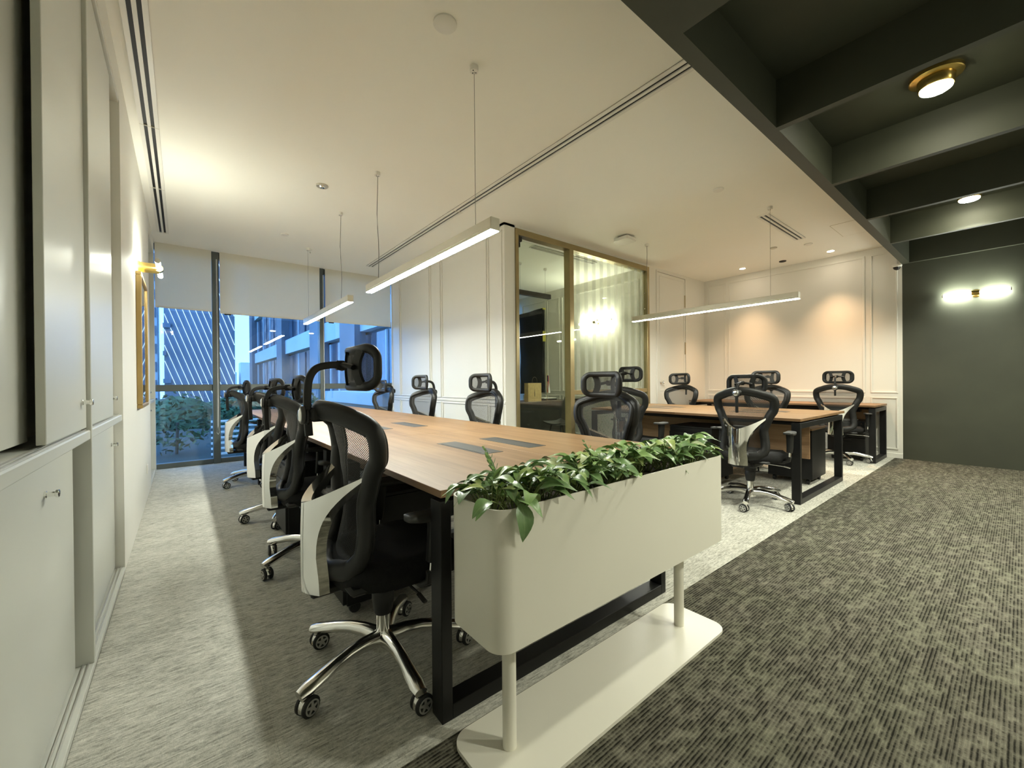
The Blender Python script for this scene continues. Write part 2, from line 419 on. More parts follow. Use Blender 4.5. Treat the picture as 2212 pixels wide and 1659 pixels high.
def smooth_path(P, n=6):
    P = [Vector(p) for p in P]; out = []
    for i in range(len(P) - 1):
        p0, p1, p2, p3 = P[max(i - 1, 0)], P[i], P[i + 1], P[min(i + 2, len(P) - 1)]
        for k in range(n):
            t = k / n
            out.append(.5 * (2 * p1 + (p2 - p0) * t + (2 * p0 - 5 * p1 + 4 * p2 - p3) * t * t + (3 * p1 - p0 - 3 * p2 + p3) * t ** 3))
    out.append(P[-1]); return out

# ------------------------------------------------------------------ room shell
XL, XW, XR, YG, YW, ZC = -.28, 2.987, 7.86, 3.84, 7.23, 3.02
YD, YB, ZD = 1.053, -2.6, 2.72
XO = 6.03
floor = MB().box(XL - .6, XR + .3, YB - .2, YW + .3, -.12, -.012).build('floor', 'carpet_light'); struct(floor)
TILE = .5
def tiles(y0, y1, mat, x0, x1):
    nx = math.ceil((x1 - x0) / TILE); ny = math.ceil((y1 - y0) / TILE - 1e-6); proto = {}
    for i in range(nx):
        for j in range(ny):
            a, b = x0 + i * TILE, min(x0 + (i + 1) * TILE, x1); c, d = y0 + j * TILE, min(y0 + (j + 1) * TILE, y1)
            key = (round(b - a, 4), round(d - c, 4))
            if key not in proto:
                g = .00025
                o = MB().box(g, b - a - g, g, d - c - g, -.012, 0).build('carpet_tile', mat, floor, loc=(a, c, 0)); proto[key] = o
            else:
                o = proto[key].copy(); COL.objects.link(o); o.location = (a, c, 0)
YC = 1.139
tiles(YC, YG, 'carpet_light', XL, XR)
tiles(YG, YW, 'carpet_light', XL, XW)
MB().box(XW, XR, YG, YW, -.012, 0).build('carpet_field', 'carpet_light', floor)
tiles(-.361, YC, 'carpet_dark', XL, XR)
MB().box(XL, XR, YB, -.361, -.012, 0).build('carpet_field', 'carpet_dark', floor)

struct(MB().box(XL - .6, XR + .3, YD, YW + .3, ZC, ZC + .15).build('ceiling', 'ceiling_paint'))
dc = struct(MB().box(XL - .6, XR + .3, YB - .2, YD, ZC, ZC + .15).build('ceiling_dark', 'dark_paint'))
MB().box(1.35, 1.812, YB, .975, ZD, ZC).build('bulkhead', 'dark_paint', dc)
MB().box(XL, XR, .975, YD, ZD, ZC).build('edge_beam', 'dark_paint', dc)
for xb in (2.953, 4.167, 5.359, 6.531):
    MB().box(xb, xb + .05, YB, .975, ZD, ZC).build('beam', 'dark_paint', dc)
MB().box(XR - .05, XR, YB, .975, ZD, ZC).build('beam', 'dark_paint', dc)

# walls: right (white part, dark part), back, corridor end
wr = struct(MB().box(XR, XR + .15, YD, YG, 0, ZC).build('wall_right', 'wall_paint'))
wd = struct(MB().box(XR, XR + .15, YB - .2, YD, 0, ZC).build('wall_right_dark', 'dark_paint'))
wb = struct(MB().box(XL - .6, XR + .3, YB - .15, YB, 0, ZC).build('wall_back', 'wall_paint'))
def mould_rect(mb, plane, c, a0, a1, z0, z1, w=.014, t=.012, sgn=-1):
    """raised moulding rectangle on a wall; plane 'x' -> wall X=c, a is Y"""
    for (p0, p1, q0, q1) in ((a0, a1, z0, z0 + w), (a0, a1, z1 - w, z1), (a0, a0 + w, z0 + w, z1 - w), (a1 - w, a1, z0 + w, z1 - w)):
        lo, hi = (c - t, c) if sgn < 0 else (c, c + t)
        if plane == 'x': mb.box(lo, hi, p0, p1, q0, q1, .003)
        else: mb.box(p0, p1, lo, hi, q0, q1, .003)
for (a0, a1, z0, z1) in ((3.44, YG - .06, .92, 2.93), (1.455, 3.40, .92, 2.93), (1.10, 1.395, .92, 2.93), (3.44, YG - .06, .12, .86), (1.455, 3.40, .12, .86), (1.10, 1.395, .12, .86)):
    mb = MB(); mould_rect(mb, 'x', XR, a0, a1, z0, z1, .03 if a0 != 1.1 else .02); mb.build('moulding', 'wall_paint', wr)
struct(MB().box(XR - .014, XR, YD, YG, 0, .07, .004).build('baseboard_right', 'wall_paint'))
# wall beside the desks (X = XW) and window reveal
ww = struct(MB().box(XW, XW + .16, YG, YW, 0, ZC).build('wall_centre', 'wall_paint'))
for (a0, a1) in ((5.73, 6.80), (4.20, 5.34), (6.84, 7.18), (3.88, 4.17), (5.38, 5.69)):
    for z0, z1 in ((.91, 2.94), (.10, .845)):
        mb = MB(); mould_rect(mb, 'x', XW, a0, a1, z0, z1, .016, .014); mb.build('moulding', 'wall_paint', ww)
MB().box(XW - .012, XW, YG, YW - .05, .862, .893, .004).build('dado_rail', 'wall_paint', ww)
struct(MB().box(XW - .012, XW, YG, YW - .06, 0, .07, .004).build('baseboard_centre', 'wall_paint'))
# glass-office front wall pieces (Y = YG)
wg = struct(MB().box(XO - .06, 6.245, YG, YG + .12, 0, ZC).box(7.15, XR, YG, YG + .12, 0, ZC).box(6.245, 7.15, YG, YG + .12, 2.965, ZC)
            .box(XW, 5.97, YG, YG + .12, 2.99, ZC).build('wall_office', 'wall_paint'))
MB().box(6.19, 6.21, YG - .012, YG, 0, 2.985, .004).build('moulding', 'wall_paint', wg)
d1 = sempty('door_1')
MB().box(6.253, 7.142, YG + .008, YG + .05, .008, 2.957).build('door_leaf', 'wall_paint', d1)
mb = MB(); mould_rect(mb, 'y', YG + .008, 6.30, 7.10, .95, 2.91, .010, .006); mb.build('moulding', 'wall_paint', d1)
MB().lathe([(.0, 0), (.032, 0), (.032, .008), (.012, .012), (.012, .035), (.026, .045), (.028, .06), (.018, .072), (0, .074)][1:-1], 14, (6.325, 0, 0), 'y').build('door_knob', 'chrome', d1, True, loc=(0, YG + .008 - 0, 1.097)).rotation_euler = (0, 0, 0)
bpy.data.objects['door_knob'].scale = (1, -1, 1)
MB().lathe([(.010, 0), (.010, .006), (.004, .007), (.003, .05)], 10, (0, 0, 0), 'y').build('key', 'chrome', d1, True, loc=(6.375, YG - .045, 1.045))
for z in (2.45, 1.6, .4):
    MB().box(7.128, 7.146, YG - .003, YG + .01, z, z + .22, .002).build('hinge', 'bronze', d1)
# office room shell
wo = struct(MB().box(XO, XO + .12, YG + .12, YW, 0, ZC).build('wall_office_right', 'wall_paint'))
for (a0, a1) in ((5.93, 6.30), (4.05, 5.86), (6.34, 7.1)):
    for z0, z1 in ((.93, 2.85), (.10, .85)):
        mb = MB(); mould_rect(mb, 'x', XO, a0, a1, z0, z1, .02, .014); mb.build('moulding', 'wall_paint', wo)
struct(MB().box(XR, XR + .15, YG, YW, 0, ZC).box(XO, XR + .15, YW, YW + .15, 0, ZC).box(XW + .16, 5.76, YW, YW + .15, 0, ZC).build('wall_far', 'wall_paint'))

# ------------------------------------------------------------------ left wall with built-in cupboards
C1A, C1B = .95, 2.30          # bay edges
C2B = 3.40
wl = struct(MB().box(XL - .14, XL, C2B, 6.05, 0, ZC).box(XL - .14, XL, 7.14, YW, 0, ZC).box(XL - .14, XL, 6.05, 7.14, 2.86, ZC)
            .box(XL - .14, XL, YB, C2B, 2.835, ZC).box(XL - .55, XL - .14, YB, YW, 0, ZC).box(XL - .14, XL, YB, -.4, 0, 2.835).build('wall_left', 'wall_paint'))
def cupboard(name, label, bays, y0, y1, ztop, zr0, zr1, jambs):
    t = thing(name, label, 'cupboard', (XL, y0, 0)); L = lambda mb, n, m, p=t, **k: mb.build(n, m, p, **k)
    Y = lambda y: y - y0
    L(MB().box(-.138, -.004, 0, Y(y1), zr0, zr1, .004), 'ledge', 'cabinet_paint')
    L(MB().box(-.138, 0, 0, Y(y1), 0, .028, .003), 'sill', 'cabinet_paint')
    L(MB().box(-.138, -.004, 0, Y(y1), ztop - .012, ztop, .002), 'top_rail', 'cabinet_paint')
    for (a, b) in jambs: L(MB().box(-.138, 0, Y(a), Y(b), .028, ztop - .012, .002), 'jamb', 'cabinet_paint')
    for z in (.028, zr1):
        for dx in (-.030, -.015):
            L(MB().box(dx - .004, dx, 0, Y(y1), z, z + .005), 'track', 'track_metal')
    for (a, b, z0, z1, dx, ky, kz) in bays:
        d = L(MB().box(dx - .020, dx, Y(a), Y(b), z0, z1, .0015), 'door', 'cabinet_paint')
        if ky is not None:
            L(MB().lathe([(.011, 0), (.011, .004), (.008, .006), (.008, .022), (.012, .024), (.012, .030), (.009, .032)], 14, (dx, Y(ky), kz), 'x'), 'knob', 'chrome', d, smooth=True)
    return t
cupboard('built_in_cupboard', 'large white built-in cupboard with sliding doors nearest the camera on the left wall',
         [(1.10, C1B - .05, .04, .905, -.046, 1.84, .795), (-.2, 1.12, .04, .905, -.066, None, 0), (2.335, C2B - .01, .04, .905, -.042, 3.25, .785),
          (-.35, 1.76, .965, 2.815, -.062, None, 0), (1.689, C1B - .005, .958, 2.815, -.014, 2.20, 1.06), (2.335, 3.12, .958, 2.815, -.016, None, 0), (2.9, C2B - .005, .962, 2.815, -.042, 3.25, 1.05)],
         -.4, C2B, 2.835, .910, .948, [(C1B - .0, C1B + .02), (-.4, -.37)])
cupboard('built_in_cupboard', 'slim white built-in cupboard in the left wall next to the window',
         [(6.10, 6.62, .04, .905, -.042, 6.55, .82), (6.60, 7.10, .04, .905, -.064, None, 0), (6.10, 6.62, .96, 2.84, -.042, 6.55, 1.04), (6.60, 7.10, .96, 2.84, -.064, None, 0)],
         6.05, 7.14, 2.86, .910, .948, [(6.05, 6.07), (7.12, 7.14)])
t = thing('wall_socket', 'small white double wall socket low on the left wall', 'socket', (XL, 5.42, .30))
MB().box(0, .008, -.043, .043, -.043, .043, .003).build('face_plate', 'white_metal', t)
MB().box(.008, .011, -.03, -.008, -.012, .018, .001).box(.008, .011, .008, .03, -.012, .018, .001).build('switch', 'paper', t)

# ------------------------------------------------------------------ windows, blinds
WX = [XL + .0, .338, .424, 1.764, 1.835, XW]
def window(n, x0, x1, panes):
    w = sempty('window_%d' % n)
    a, b = x0, x1
    MB().box(a, b, YW, YW + .10, 0, .068, .004).build('bottom_frame', 'window_frame', w)
    MB().box(a, b, YW, YW + .10, 2.93, ZC, .004).build('top_frame', 'window_frame', w)
    MB().box(a, b, YW, YW + .10, 1.04, 1.13, .004).build('transom', 'window_frame', w)
    for z0, z1 in ((.068, 1.04), (1.13, 2.93)):
        MB().box(a, b, YW + .05, YW + .058, z0, z1).build('pane', 'window_glass', w)
    return w
w1 = window(1, XL, .338, 0); w2 = window(2, .424, 1.764, 0); w3 = window(3, 1.835, XW + .16, 0)
MB().box(.338, .424, YW - .02, YW + .12, 0, ZC, .004).build('mullion', 'window_frame', w1)
MB().box(1.764, 1.835, YW - .02, YW + .12, 0, ZC, .004).build('mullion', 'window_frame', w2)
w4 = window(4, 5.76, XO, 0)
for i, (a, b, z0, lb) in enumerate(((XL + .01, .335, 2.165, 'half-lowered beige roller blind over the left window bay, beside the wall'),
                                   (.43, 1.76, 2.15, 'widest half-lowered beige roller blind over the middle window bay'),
                                   (1.845, XW - .03, 2.15, 'half-lowered beige roller blind over the right window bay'))):
    t = thing('roller_blind', lb, 'blind', ((a + b) / 2, YW - .05, z0), 0, 'roller blinds at the window wall'); h = (b - a) / 2
    MB().box(-h, h, -.001, .001, .012, ZC - z0).build('fabric', 'blind_fabric', t)
    MB().box(-h, h, -.008, .008, -.008, .014, .003).build('bottom_bar', 'white_metal', t)
    if i:
        MB().box(-h + .05, -h + .13, -.012, .012, -.022, -.008, .002).build('blind_clip', 'black_plastic', t)
        cz = .42 - z0
        P = [(-h - .045, -.035, 2.9 - z0)] + [(-h - .045 - .0, -.035, cz + .12)] + [(-h - .055, -.035, cz + .03), (-h - .04, -.035, cz), (-h - .025, -.035, cz + .03)] + [(-h - .035, -.035, cz + .12), (-h - .035, -.035, 2.9 - z0)]
        MB().tube(P, .0035, 6).build('pull_chain', 'paper', t, True)

# ------------------------------------------------------------------ glass partition and sliding door of the office
gp = sempty('window_5')
fz0, fz1 = 2.905, 2.985
MB().box(3.15, 5.97, YG - .02, YG + .09, fz1 - .075, fz1, .003).build('top_rail', 'bronze', gp)
MB().box(3.15, 3.195, YG - .02, YG + .09, 0, fz1 - .075, .003).build('post', 'bronze', gp)
MB().box(4.085, 4.165, YG - .02, YG + .09, 0, fz1 - .075, .003).build('post', 'bronze', gp)
MB().box(5.905, 5.97, YG - .02, YG + .09, 0, fz1 - .075, .003).build('post', 'bronze', gp)
MB().box(4.165, 5.905, YG - .01, YG + .06, .945, 1.005, .003).build('cross_rail', 'bronze', gp)
MB().box(4.165, 5.905, YG, YG + .06, 0, .05, .003).build('bottom_rail', 'bronze', gp)
MB().box(4.165, 5.905, YG + .02, YG + .028, 1.005, fz1 - .075).build('pane', 'stripe_glass', gp)
MB().box(4.165, 5.905, YG + .02, YG + .028, .05, .945).build('pane', 'office_glass', gp)
for z in (2.86, 2.55, 2.3): MB().cyl((5.893, YG + .01, z), .008, .012, 10, 'y').build('fixing', 'chrome', gp)
d2 = sempty('door_2')
MB().box(3.262, 4.12, YG + .065, YG + .075, .01, fz1 - .10).build('pane', 'office_glass', d2)
MB().box(3.256, 3.262, YG + .063, YG + .077, .01, fz1 - .10).build('glass_edge', 'glass_edge', d2)
MB().box(3.195, 3.262, YG + .065, YG + .075, .01, fz1 - .10).build('side_pane', 'office_glass', d2)
MB().box(3.20, 3.26, YG - .01, YG + .05, fz1 - .145, fz1 - .085, .006).box(3.23, 3.262, YG + .03, YG + .062, fz1 - .20, fz1 - .145, .004).build('roller_hanger', 'black_metal', d2)

# ------------------------------------------------------------------ desks
def loop_frame(mb, x0, x1, y0, y1, z1, wx=.04, hz=.05):
    mb.box(x0, x0 + wx, y0, y1, 0, z1, .002); mb.box(x1 - wx, x1, y0, y1, 0, z1, .002)
    mb.box(x0 + wx, x1 - wx, y0, y1, 0, hz, .002); mb.box(x0 + wx, x1 - wx, y0, y1, z1 - hz, z1, .002); return mb
ZT = .77
def bench(name, label, x0, x1, y0, nst, st, panel='panel_wood', lids=True, single=False):
    t = thing(name, label, 'desk', ((x0 + x1) / 2, y0, 0)); h = (x1 - x0) / 2; Ln = nst * st
    for k in range(nst):
        for s in ((-1, 1) if not single else (0,)):
            xa, xb = ((-h, -.0008) if s < 0 else (.0008, h)) if not single else (-h, h)
            d = MB().box(xa, xb, k * st + .0006, (k + 1) * st - .0006, ZT - .025, ZT, .0012).build('desktop', 'desk_wood', t)
            if lids:
                cx = s * .148 if s else .18
                lid = MB().box(cx - .062, cx + .062, k * st + st / 2 - .235, k * st + st / 2 + .235, ZT, ZT + .0015, .0005).build('cable_lid', 'grey_plastic', d)
                ex = cx - .05 if s < 0 else cx + .05
                MB().box(ex - .005, ex + .005, k * st + st / 2 - .20, k * st + st / 2 + .20, ZT + .0015, ZT + .002).build('cable_slot', 'slot_black', d)
    ys = [.0] + ([k * st - .035 for k in range(1, nst)] if nst > 2 else []) + [Ln - .075]
    for y in ys:
        if single: loop_frame(MB(), -h + .012, h - .004, y + .005, y + .075, ZT - .04).build('leg_frame', 'black_metal', t)
        else: loop_frame(MB(), -h + .002, h - .1 if False else h - .06, y + .005, y + .075, ZT - .04).build('leg_frame', 'black_metal', t)
    for s in (-1, 1):
        MB().box(s * (h - .22) - .02, s * (h - .22) + .02, .08, Ln - .08, ZT - .065, ZT - .0255, .002).build('beam', 'black_metal', t)
    mb = MB().box(-.012, .012, .13, Ln - .13, .305, .66, .001) if not single else MB().box(h - .06, h - .042, .13, Ln - .13, .35, .70, .001)
    mb.build('modesty_panel', panel, t)
    MB().box(-.07 if not single else .1, .07 if not single else .2, .25, Ln - .25, ZT - .12, ZT - .075, .002).build('cable_tray', 'black_metal', t)
    return t
bench('bench_desk', 'long wood-topped bench desk with black frame, planter at its near end', .65, 2.05, 1.185, 4, 1.395)
bench('bench_desk', 'shorter wood-topped bench desk in front of the striped glass office', 4.29, 5.73, 1.24, 2, 1.20)
bench('wall_desk', 'narrow wood-topped desk against the warmly lit white wall', 7.12, XR - .02, 1.215, 2, 1.28, single=True)

def pedestal(label, x, y, rz=0, w=.40, d=.50, h=.56, top='black_metal'):
    """origin at front centre bottom; front faces local -X"""
    t = thing('mobile_pedestal', label, 'cabinet', (x, y, 0), rz, 'mobile pedestals under the desks')
    MB().box(0, d, -w / 2, w / 2, .06, h, .003).build('body', 'black_metal', t)
    MB().box(-.004, d, -w / 2 - .001, w / 2 + .001, h, h + .018, .002).build('top_panel', top, t)
    z = .07
    for i, hh in enumerate((.24, .115, .115)):
        dr = MB().box(-.018, 0, -w / 2 + .003, w / 2 - .003, z, z + hh, .002).build('drawer', 'black_metal', t)
        MB().box(-.026, -.018, -.06, .06, z + hh - .03, z + hh - .022, .002).build('handle', 'grey_plastic', dr)
        if i == 2: MB().cyl((-.021, -w / 2 + .04, z + hh - .035), .009, .003, 10, 'x').build('lock', 'chrome', dr, True)
        z += hh + .004
    for sx in (.05, d - .05):
        for sy in (-w / 2 + .05, w / 2 - .05):
            MB().lathe([(.026, -.012), (.028, -.006), (.028, .006), (.026, .012)], 12, (sx, sy, .028), 'y').box(sx - .01, sx + .01, sy - .016, sy + .016, .03, .06).build('caster', 'rubber', t, True)
    return t
pedestal('black mobile pedestal beside the nearest chair, under the long desk', .60, 2.19, w=.36, h=.55)
pedestal('black mobile pedestal between the second and third aisle-side chairs of the long desk', .57, 3.42, w=.40, h=.55)
pedestal('black mobile pedestal beyond the third aisle-side chair of the long desk', .66, 4.78, w=.38, h=.55)
pedestal('black drawer pedestal with handle and lock facing the planter, under the glass office desk row', 4.36, 2.30, w=.48, h=.60)
pedestal('black pedestal with tan-lit top at the corridor end of the shorter bench desk', 5.62, 1.60, PI, w=.42, d=.46, h=.58, top='panel_wood')  # wood tan on the top stands in for warm light on black metal
pedestal('black pedestal under the wall desk by its corridor end', 7.22, 1.55, w=.42, h=.52)
t = thing('desk_papers', 'white papers lying on the pedestal top under the wall desk', 'paper', (7.40, 1.62, .539))
MB().box(-.11, .10, -.15, .15, 0, .012, .001).build('paper_stack', 'paper', t)

# ------------------------------------------------------------------ ergonomic chair
HW = [(.415, .0), (.43, .10), (.455, .155), (.49, .19), (.53, .205), (.60, .198), (.68, .188), (.74, .203), (.82, .236), (.86, .257), (.92, .267), (.96, .259), (.995, .228), (1.025, .175), (1.045, .10), (1.052, 0)]
XC = [(.415, -.205), (.50, -.178), (.60, -.155), (.68, -.148), (.75, -.152), (.85, -.170), (.95, -.195), (1.052, -.222)]
def back_x(y, z):
    k = max(0., min(1., (z - .80) / .16)); v = .105 * (math.sqrt(y * y + .0009) - .03) / .2317
    return interp(XC, z) + (1 - k) * 1.55 * y * y + k * v
def outline(n=56):
    pts = []
    tab = HW; right = [(w, z) for z, w in tab]
    dense = smooth_path([(-right[1][0], 0, right[1][1])] + [(w, 0, z) for w, z in right] + [(-right[-2][0], 0, right[-2][1])], 5)[5:-5]
    rp = [(p[0], p[2]) for p in dense]
    full = rp + [(-w, z) for w, z in rp[-2:0:-1]]
    return full
def chair_proto():
    t = thing('office_chair', 'x', 'chair', (0, 0, 0), 0, 'black mesh ergonomic chairs')
    # back frame: flattened ring following the outline
    OL = outline(); inset = .030
    path = []
    for (y, z) in OL:
        yy = y * (1 - inset / max(abs(y), .12)) if abs(y) > .02 else y
        zz = z - .026 * max(0, min(1, (z - .96) / .06)) + .026 * max(0, min(1, (.47 - z) / .04))
        path.append((back_x(yy, zz) - .012, yy, zz))
    n = len(path)
    prof = [(.037 * math.cos(2 * PI * i / 12), .029 * math.sin(2 * PI * i / 12)) for i in range(12)]
    sc = [1.0 for p in path]
    MB().sweep(path, prof, True, (1, 0, 0), sc).build('back_frame', 'black_plastic', t, 'all')
    # mesh panel
    def mp(u, v):
        z = .445 + (1.020 - .445) * v; w = max(interp(HW, z) - .030, 0.004); y = (2 * u - 1) * w
        return (back_x(y, z) + .016, y, z)
    MB().grid(mp, 14, 22).build('back_mesh', 'chair_mesh', t, 'all')
    rim = [(p[0] + .030, p[1] * .985, .74 + (p[2] - .74) * .99) for p in path]
    MB().sweep(rim, [(.014 * math.cos(2 * PI * i / 8), .007 * math.sin(2 * PI * i / 8)) for i in range(8)], True, (1, 0, 0)).build('mesh_rim', 'black_plastic', t, 'all')
    # vertical inner ribs along the mesh edge (grey trims)
    # chrome spine with V arms
    def zt(s): return .698 + .118 * abs(s) ** 1.45
    def sp(u, v):
        s = 2 * u - 1
        wv = interp([(0, .082), (.12, .081), (.30, .074), (.42, .076), (.52, .084), (.62, .098), (.72, .121), (.82, .150), (.92, .184), (1, .210)], v)
        y = s * wv; z = .385 + (zt(s) - .385) * v
        x = -.298 + .185 * (abs(y) / .204) ** 1.7 + .012 * (v - .4) ** 2
        return (x, y, z)
    MB().grid(sp, 20, 20, .034, (1, 0, 0)).build('lumbar_spine', 'chrome', t, True)
    MB().box(-.275, -.05, -.05, .05, .362, .392, .008).build('spine_bracket', 'black_plastic', t, True)
    # lumbar adjuster behind the mesh
    MB().box(-.215, -.17, -.07, .07, .66, .72, .01).box(-.26, -.20, -.02, .02, .63, .69, .006).build('lumbar_adjuster', 'black_plastic', t, True)
    # seat
    def seat(u, v, top=True):
        a = 2 * u - 1; b = 2 * v - 1
        x = .045 + .245 * a; y = .25 * b * (1 - .10 * max(0, -a) ** 2)
        z = .488 - .012 * (1 - b * b) - .035 * max(0, a - .45) ** 1.5 + .006 * a * a
        e = max(abs(a), abs(b)); z -= .03 * max(0, e - .86) / .14
        k = (a ** 4 + b ** 4) ** .25 if e > 0 else 1
        f = 1 if e < .01 else (e / max(k, 1e-6)) ** .9
        return (.045 + (x - .045) * f, y * f, z)
    MB().grid(seat, 14, 14, .055, (0, 0, -1)).build('seat', 'seat_fabric', t, 'all')
    MB().box(-.19, .22, -.215, .215, .402, .426, .012).build('seat_pan', 'black_plastic', t, True)
    MB().box(-.10, .13, -.075, .075, .335, .402, .015).lathe([(.045, .30), (.05, .34)], 14).build('tilt_mechanism', 'black_metal', t, True)
    MB().tube([(.03, -.07, .375), (.03, -.26, .37)], .005, 6).tube([(.03, -.26, .37), (.03, -.31, .362)], (.010, .006), 6).build('lever', 'cast_chrome', t, True)
    # gas lift
    g = MB().lathe([(.027, .10), (.027, .215)], 16).build('gas_lift', 'chrome', t, True)
    MB().lathe([(.032, .205), (.036, .215), (.043, .262), (.043, .285), (.036, .305), (.02, .318)], 16).build('boot', 'rubber', g, True)
    # star base
    MB().lathe([(.030, .06), (.046, .068), (.048, .10), (.040, .128), (.030, .138)], 20).build('hub', 'cast_chrome', t, True)
    for i in range(5):
        a = math.radians(72 * i - 18); ca, sa = math.cos(a), math.sin(a)
        P = [(.030, .108), (.09, .120), (.15, .121), (.21, .113), (.27, .100), (.315, .090), (.345, .084)]
        path = [(r * ca, r * sa, z) for r, z in P]
        scl = [(1.15, 1.35), (.95, 1.1), (.86, .95), (.86, .88), (.92, .85), (1.0, .85), (.8, .6)]
        pf = [(.028 * math.cos(q), .022 * math.sin(q) + .004 * math.sin(q) ** 3) for q in [2 * PI * k / 10 for k in range(10)]]
        MB().sweep(path, pf, False, (0, 0, 1), scl).build('leg', 'cast_chrome', t, True)
        # caster
        cx, cy_ = .325 * ca, .325 * sa; dirang = math.radians(-163 + (0, 12, -9, 8, -12)[i])
        rw = .034; hood = MB()
        hood.lathe([(.012, .05), (.012, .082)], 10)
        def hd(u, v):
            q = math.radians(-15 + 190 * u); k = math.sin(PI * v); return (-.012 + (rw - .004 + .004 * k) * math.cos(q), -.0105 + .021 * v, .034 + (rw - .002 + .004 * k) * math.sin(q))
        hood.grid(hd, 12, 4).box(-.02, .014, -.008, .008, .026, .060, .003)
        ho = hood.build('caster', 'cast_chrome', t, 'all', loc=(cx, cy_, 0)); ho.rotation_euler = (0, 0, dirang)
        for s in (-1, 1):
            y0 = .009 * s; y1 = .0245 * s
            wpro = [(rw - .007, min(y0, y1)), (rw, min(y0, y1) + .004), (rw, max(y0, y1) - .004), (rw - .007, max(y0, y1))]
            MB().lathe(wpro, 20, (-.012, 0, rw), 'y').build('wheel', 'rubber', ho, True)
            cap = MB(); yo = .0247 * s; yt = .0265 * s; r1, r2 = .0255, .0205
            ring = [(math.cos(2 * PI * k / 20), math.sin(2 * PI * k / 20)) for k in range(20)]
            vs = [(u * r1 - .012, yt, v * r1 + rw) for u, v in ring] + [(u * r2 - .012, yt, v * r2 + rw) for u, v in ring] + [(u * r1 - .012, yo, v * r1 + rw) for u, v in ring] + [(u * r2 - .012, yo, v * r2 + rw) for u, v in ring]
            fs = [(k, (k + 1) % 20, 20 + (k + 1) % 20, 20 + k) for k in range(20)] + [(k, (k + 1) % 20, 40 + (k + 1) % 20, 40 + k) for k in range(20)] + [(20 + k, 20 + (k + 1) % 20, 60 + (k + 1) % 20, 60 + k) for k in range(20)]
            cap.add(vs, fs)
            for k in range(5):
                q = 2 * PI * k / 5 + .3; c_, s_ = math.cos(q), math.sin(q); wv = .0036
                pts = [(-wv * s_ * 1.6, wv * c_ * 1.6), (.021 * c_ - wv * s_, .021 * s_ + wv * c_), (.021 * c_ + wv * s_, .021 * s_ - wv * c_), (wv * s_ * 1.6, -wv * c_ * 1.6)]
                cap.prism([(u - .012, v + rw) for u, v in pts], 'y', yo, yt)
            cap.build('wheel_cap', 'spoke_grey', ho, False)
    # armrests
    for s in (-1, 1):
        pad = []
        def pd(u, v, s=s):
            a = 2 * u - 1; b = 2 * v - 1; e = max(abs(a), abs(b)); k = (a ** 4 + b ** 4) ** .25 if e else 1; f = e / k if k else 1
            return (.085 + .125 * a * f, s * .290 + .042 * b * f - s * .02 * a, .667 - .007 * max(0, e - .75) / .25 + .012 * (a * a) * (1 if a < 0 else .2))
        ar = MB().grid(pd, 10, 6, .017, (0, 0, -1)).build('armrest', 'grey_plastic', t, 'all')
        MB().sweep([(.095, s * .285, .655), (.092, s * .288, .60), (.085, s * .29, .53), (.078, s * .288, .485)], rrect(-.020, .020, -.034, .034, .014, 3), False, (1, 0, 0), [1.15, 1.05, 1., .9]).build('arm_sleeve', 'black_plastic', ar, True)
        MB().sweep([(.080, s * .288, .50), (.074, s * .286, .43)], rrect(-.010, .010, -.020, .020, .008, 3), False, (1, 0, 0)).build('arm_post', 'chrome', ar, True)
        MB().sweep([(.074, s * .290, .452), (.072, s * .285, .415), (.06, s * .255, .398), (.05, s * .12, .395)], rrect(-.012, .012, -.028, .028, .008, 3), False, (1, 0, 0)).build('arm_bracket', 'black_plastic', ar, True)
    # clamp + post + headrest
    cl = MB().box(-.268, -.214, -.034, .034, .985, 1.036, .012).box(-.285, -.262, -.022, .022, .975, 1.03, .008).build('headrest_clamp', 'black_plastic', t, True)
    MB().lathe([(.030, -.012), (.033, -.006), (.033, 0)], 20, (-.283, 0, 1.010), 'x').build('clamp_ring', 'grey_plastic', cl, True)
    MB().lathe([(.018, -.017), (.024, -.013), (.025, -.010)], 20, (-.283, 0, 1.010), 'x').build('clamp_disc', 'cast_chrome', cl, True)
    dz = -.07
    pp = smooth_path([(-.266, 0, .935 + dz), (-.270, 0, 1.0 + dz), (-.270, 0, 1.09 + dz), (-.262, 0, 1.145 + dz), (-.238, 0, 1.178 + dz), (-.195, 0, 1.190 + dz), (-.150, 0, 1.192 + dz)], 5)
    pst = MB().sweep(pp, rrect(-.013, .013, -.010, .010, .005, 3), False, (0, 1, 0)).build('headrest_post', 'black_plastic', t, True)
    hr = headrest(t, dz); return t
def hx(y, z): return -.128 + 2.6 * y * y + 1.2 * (z - 1.18) ** 2
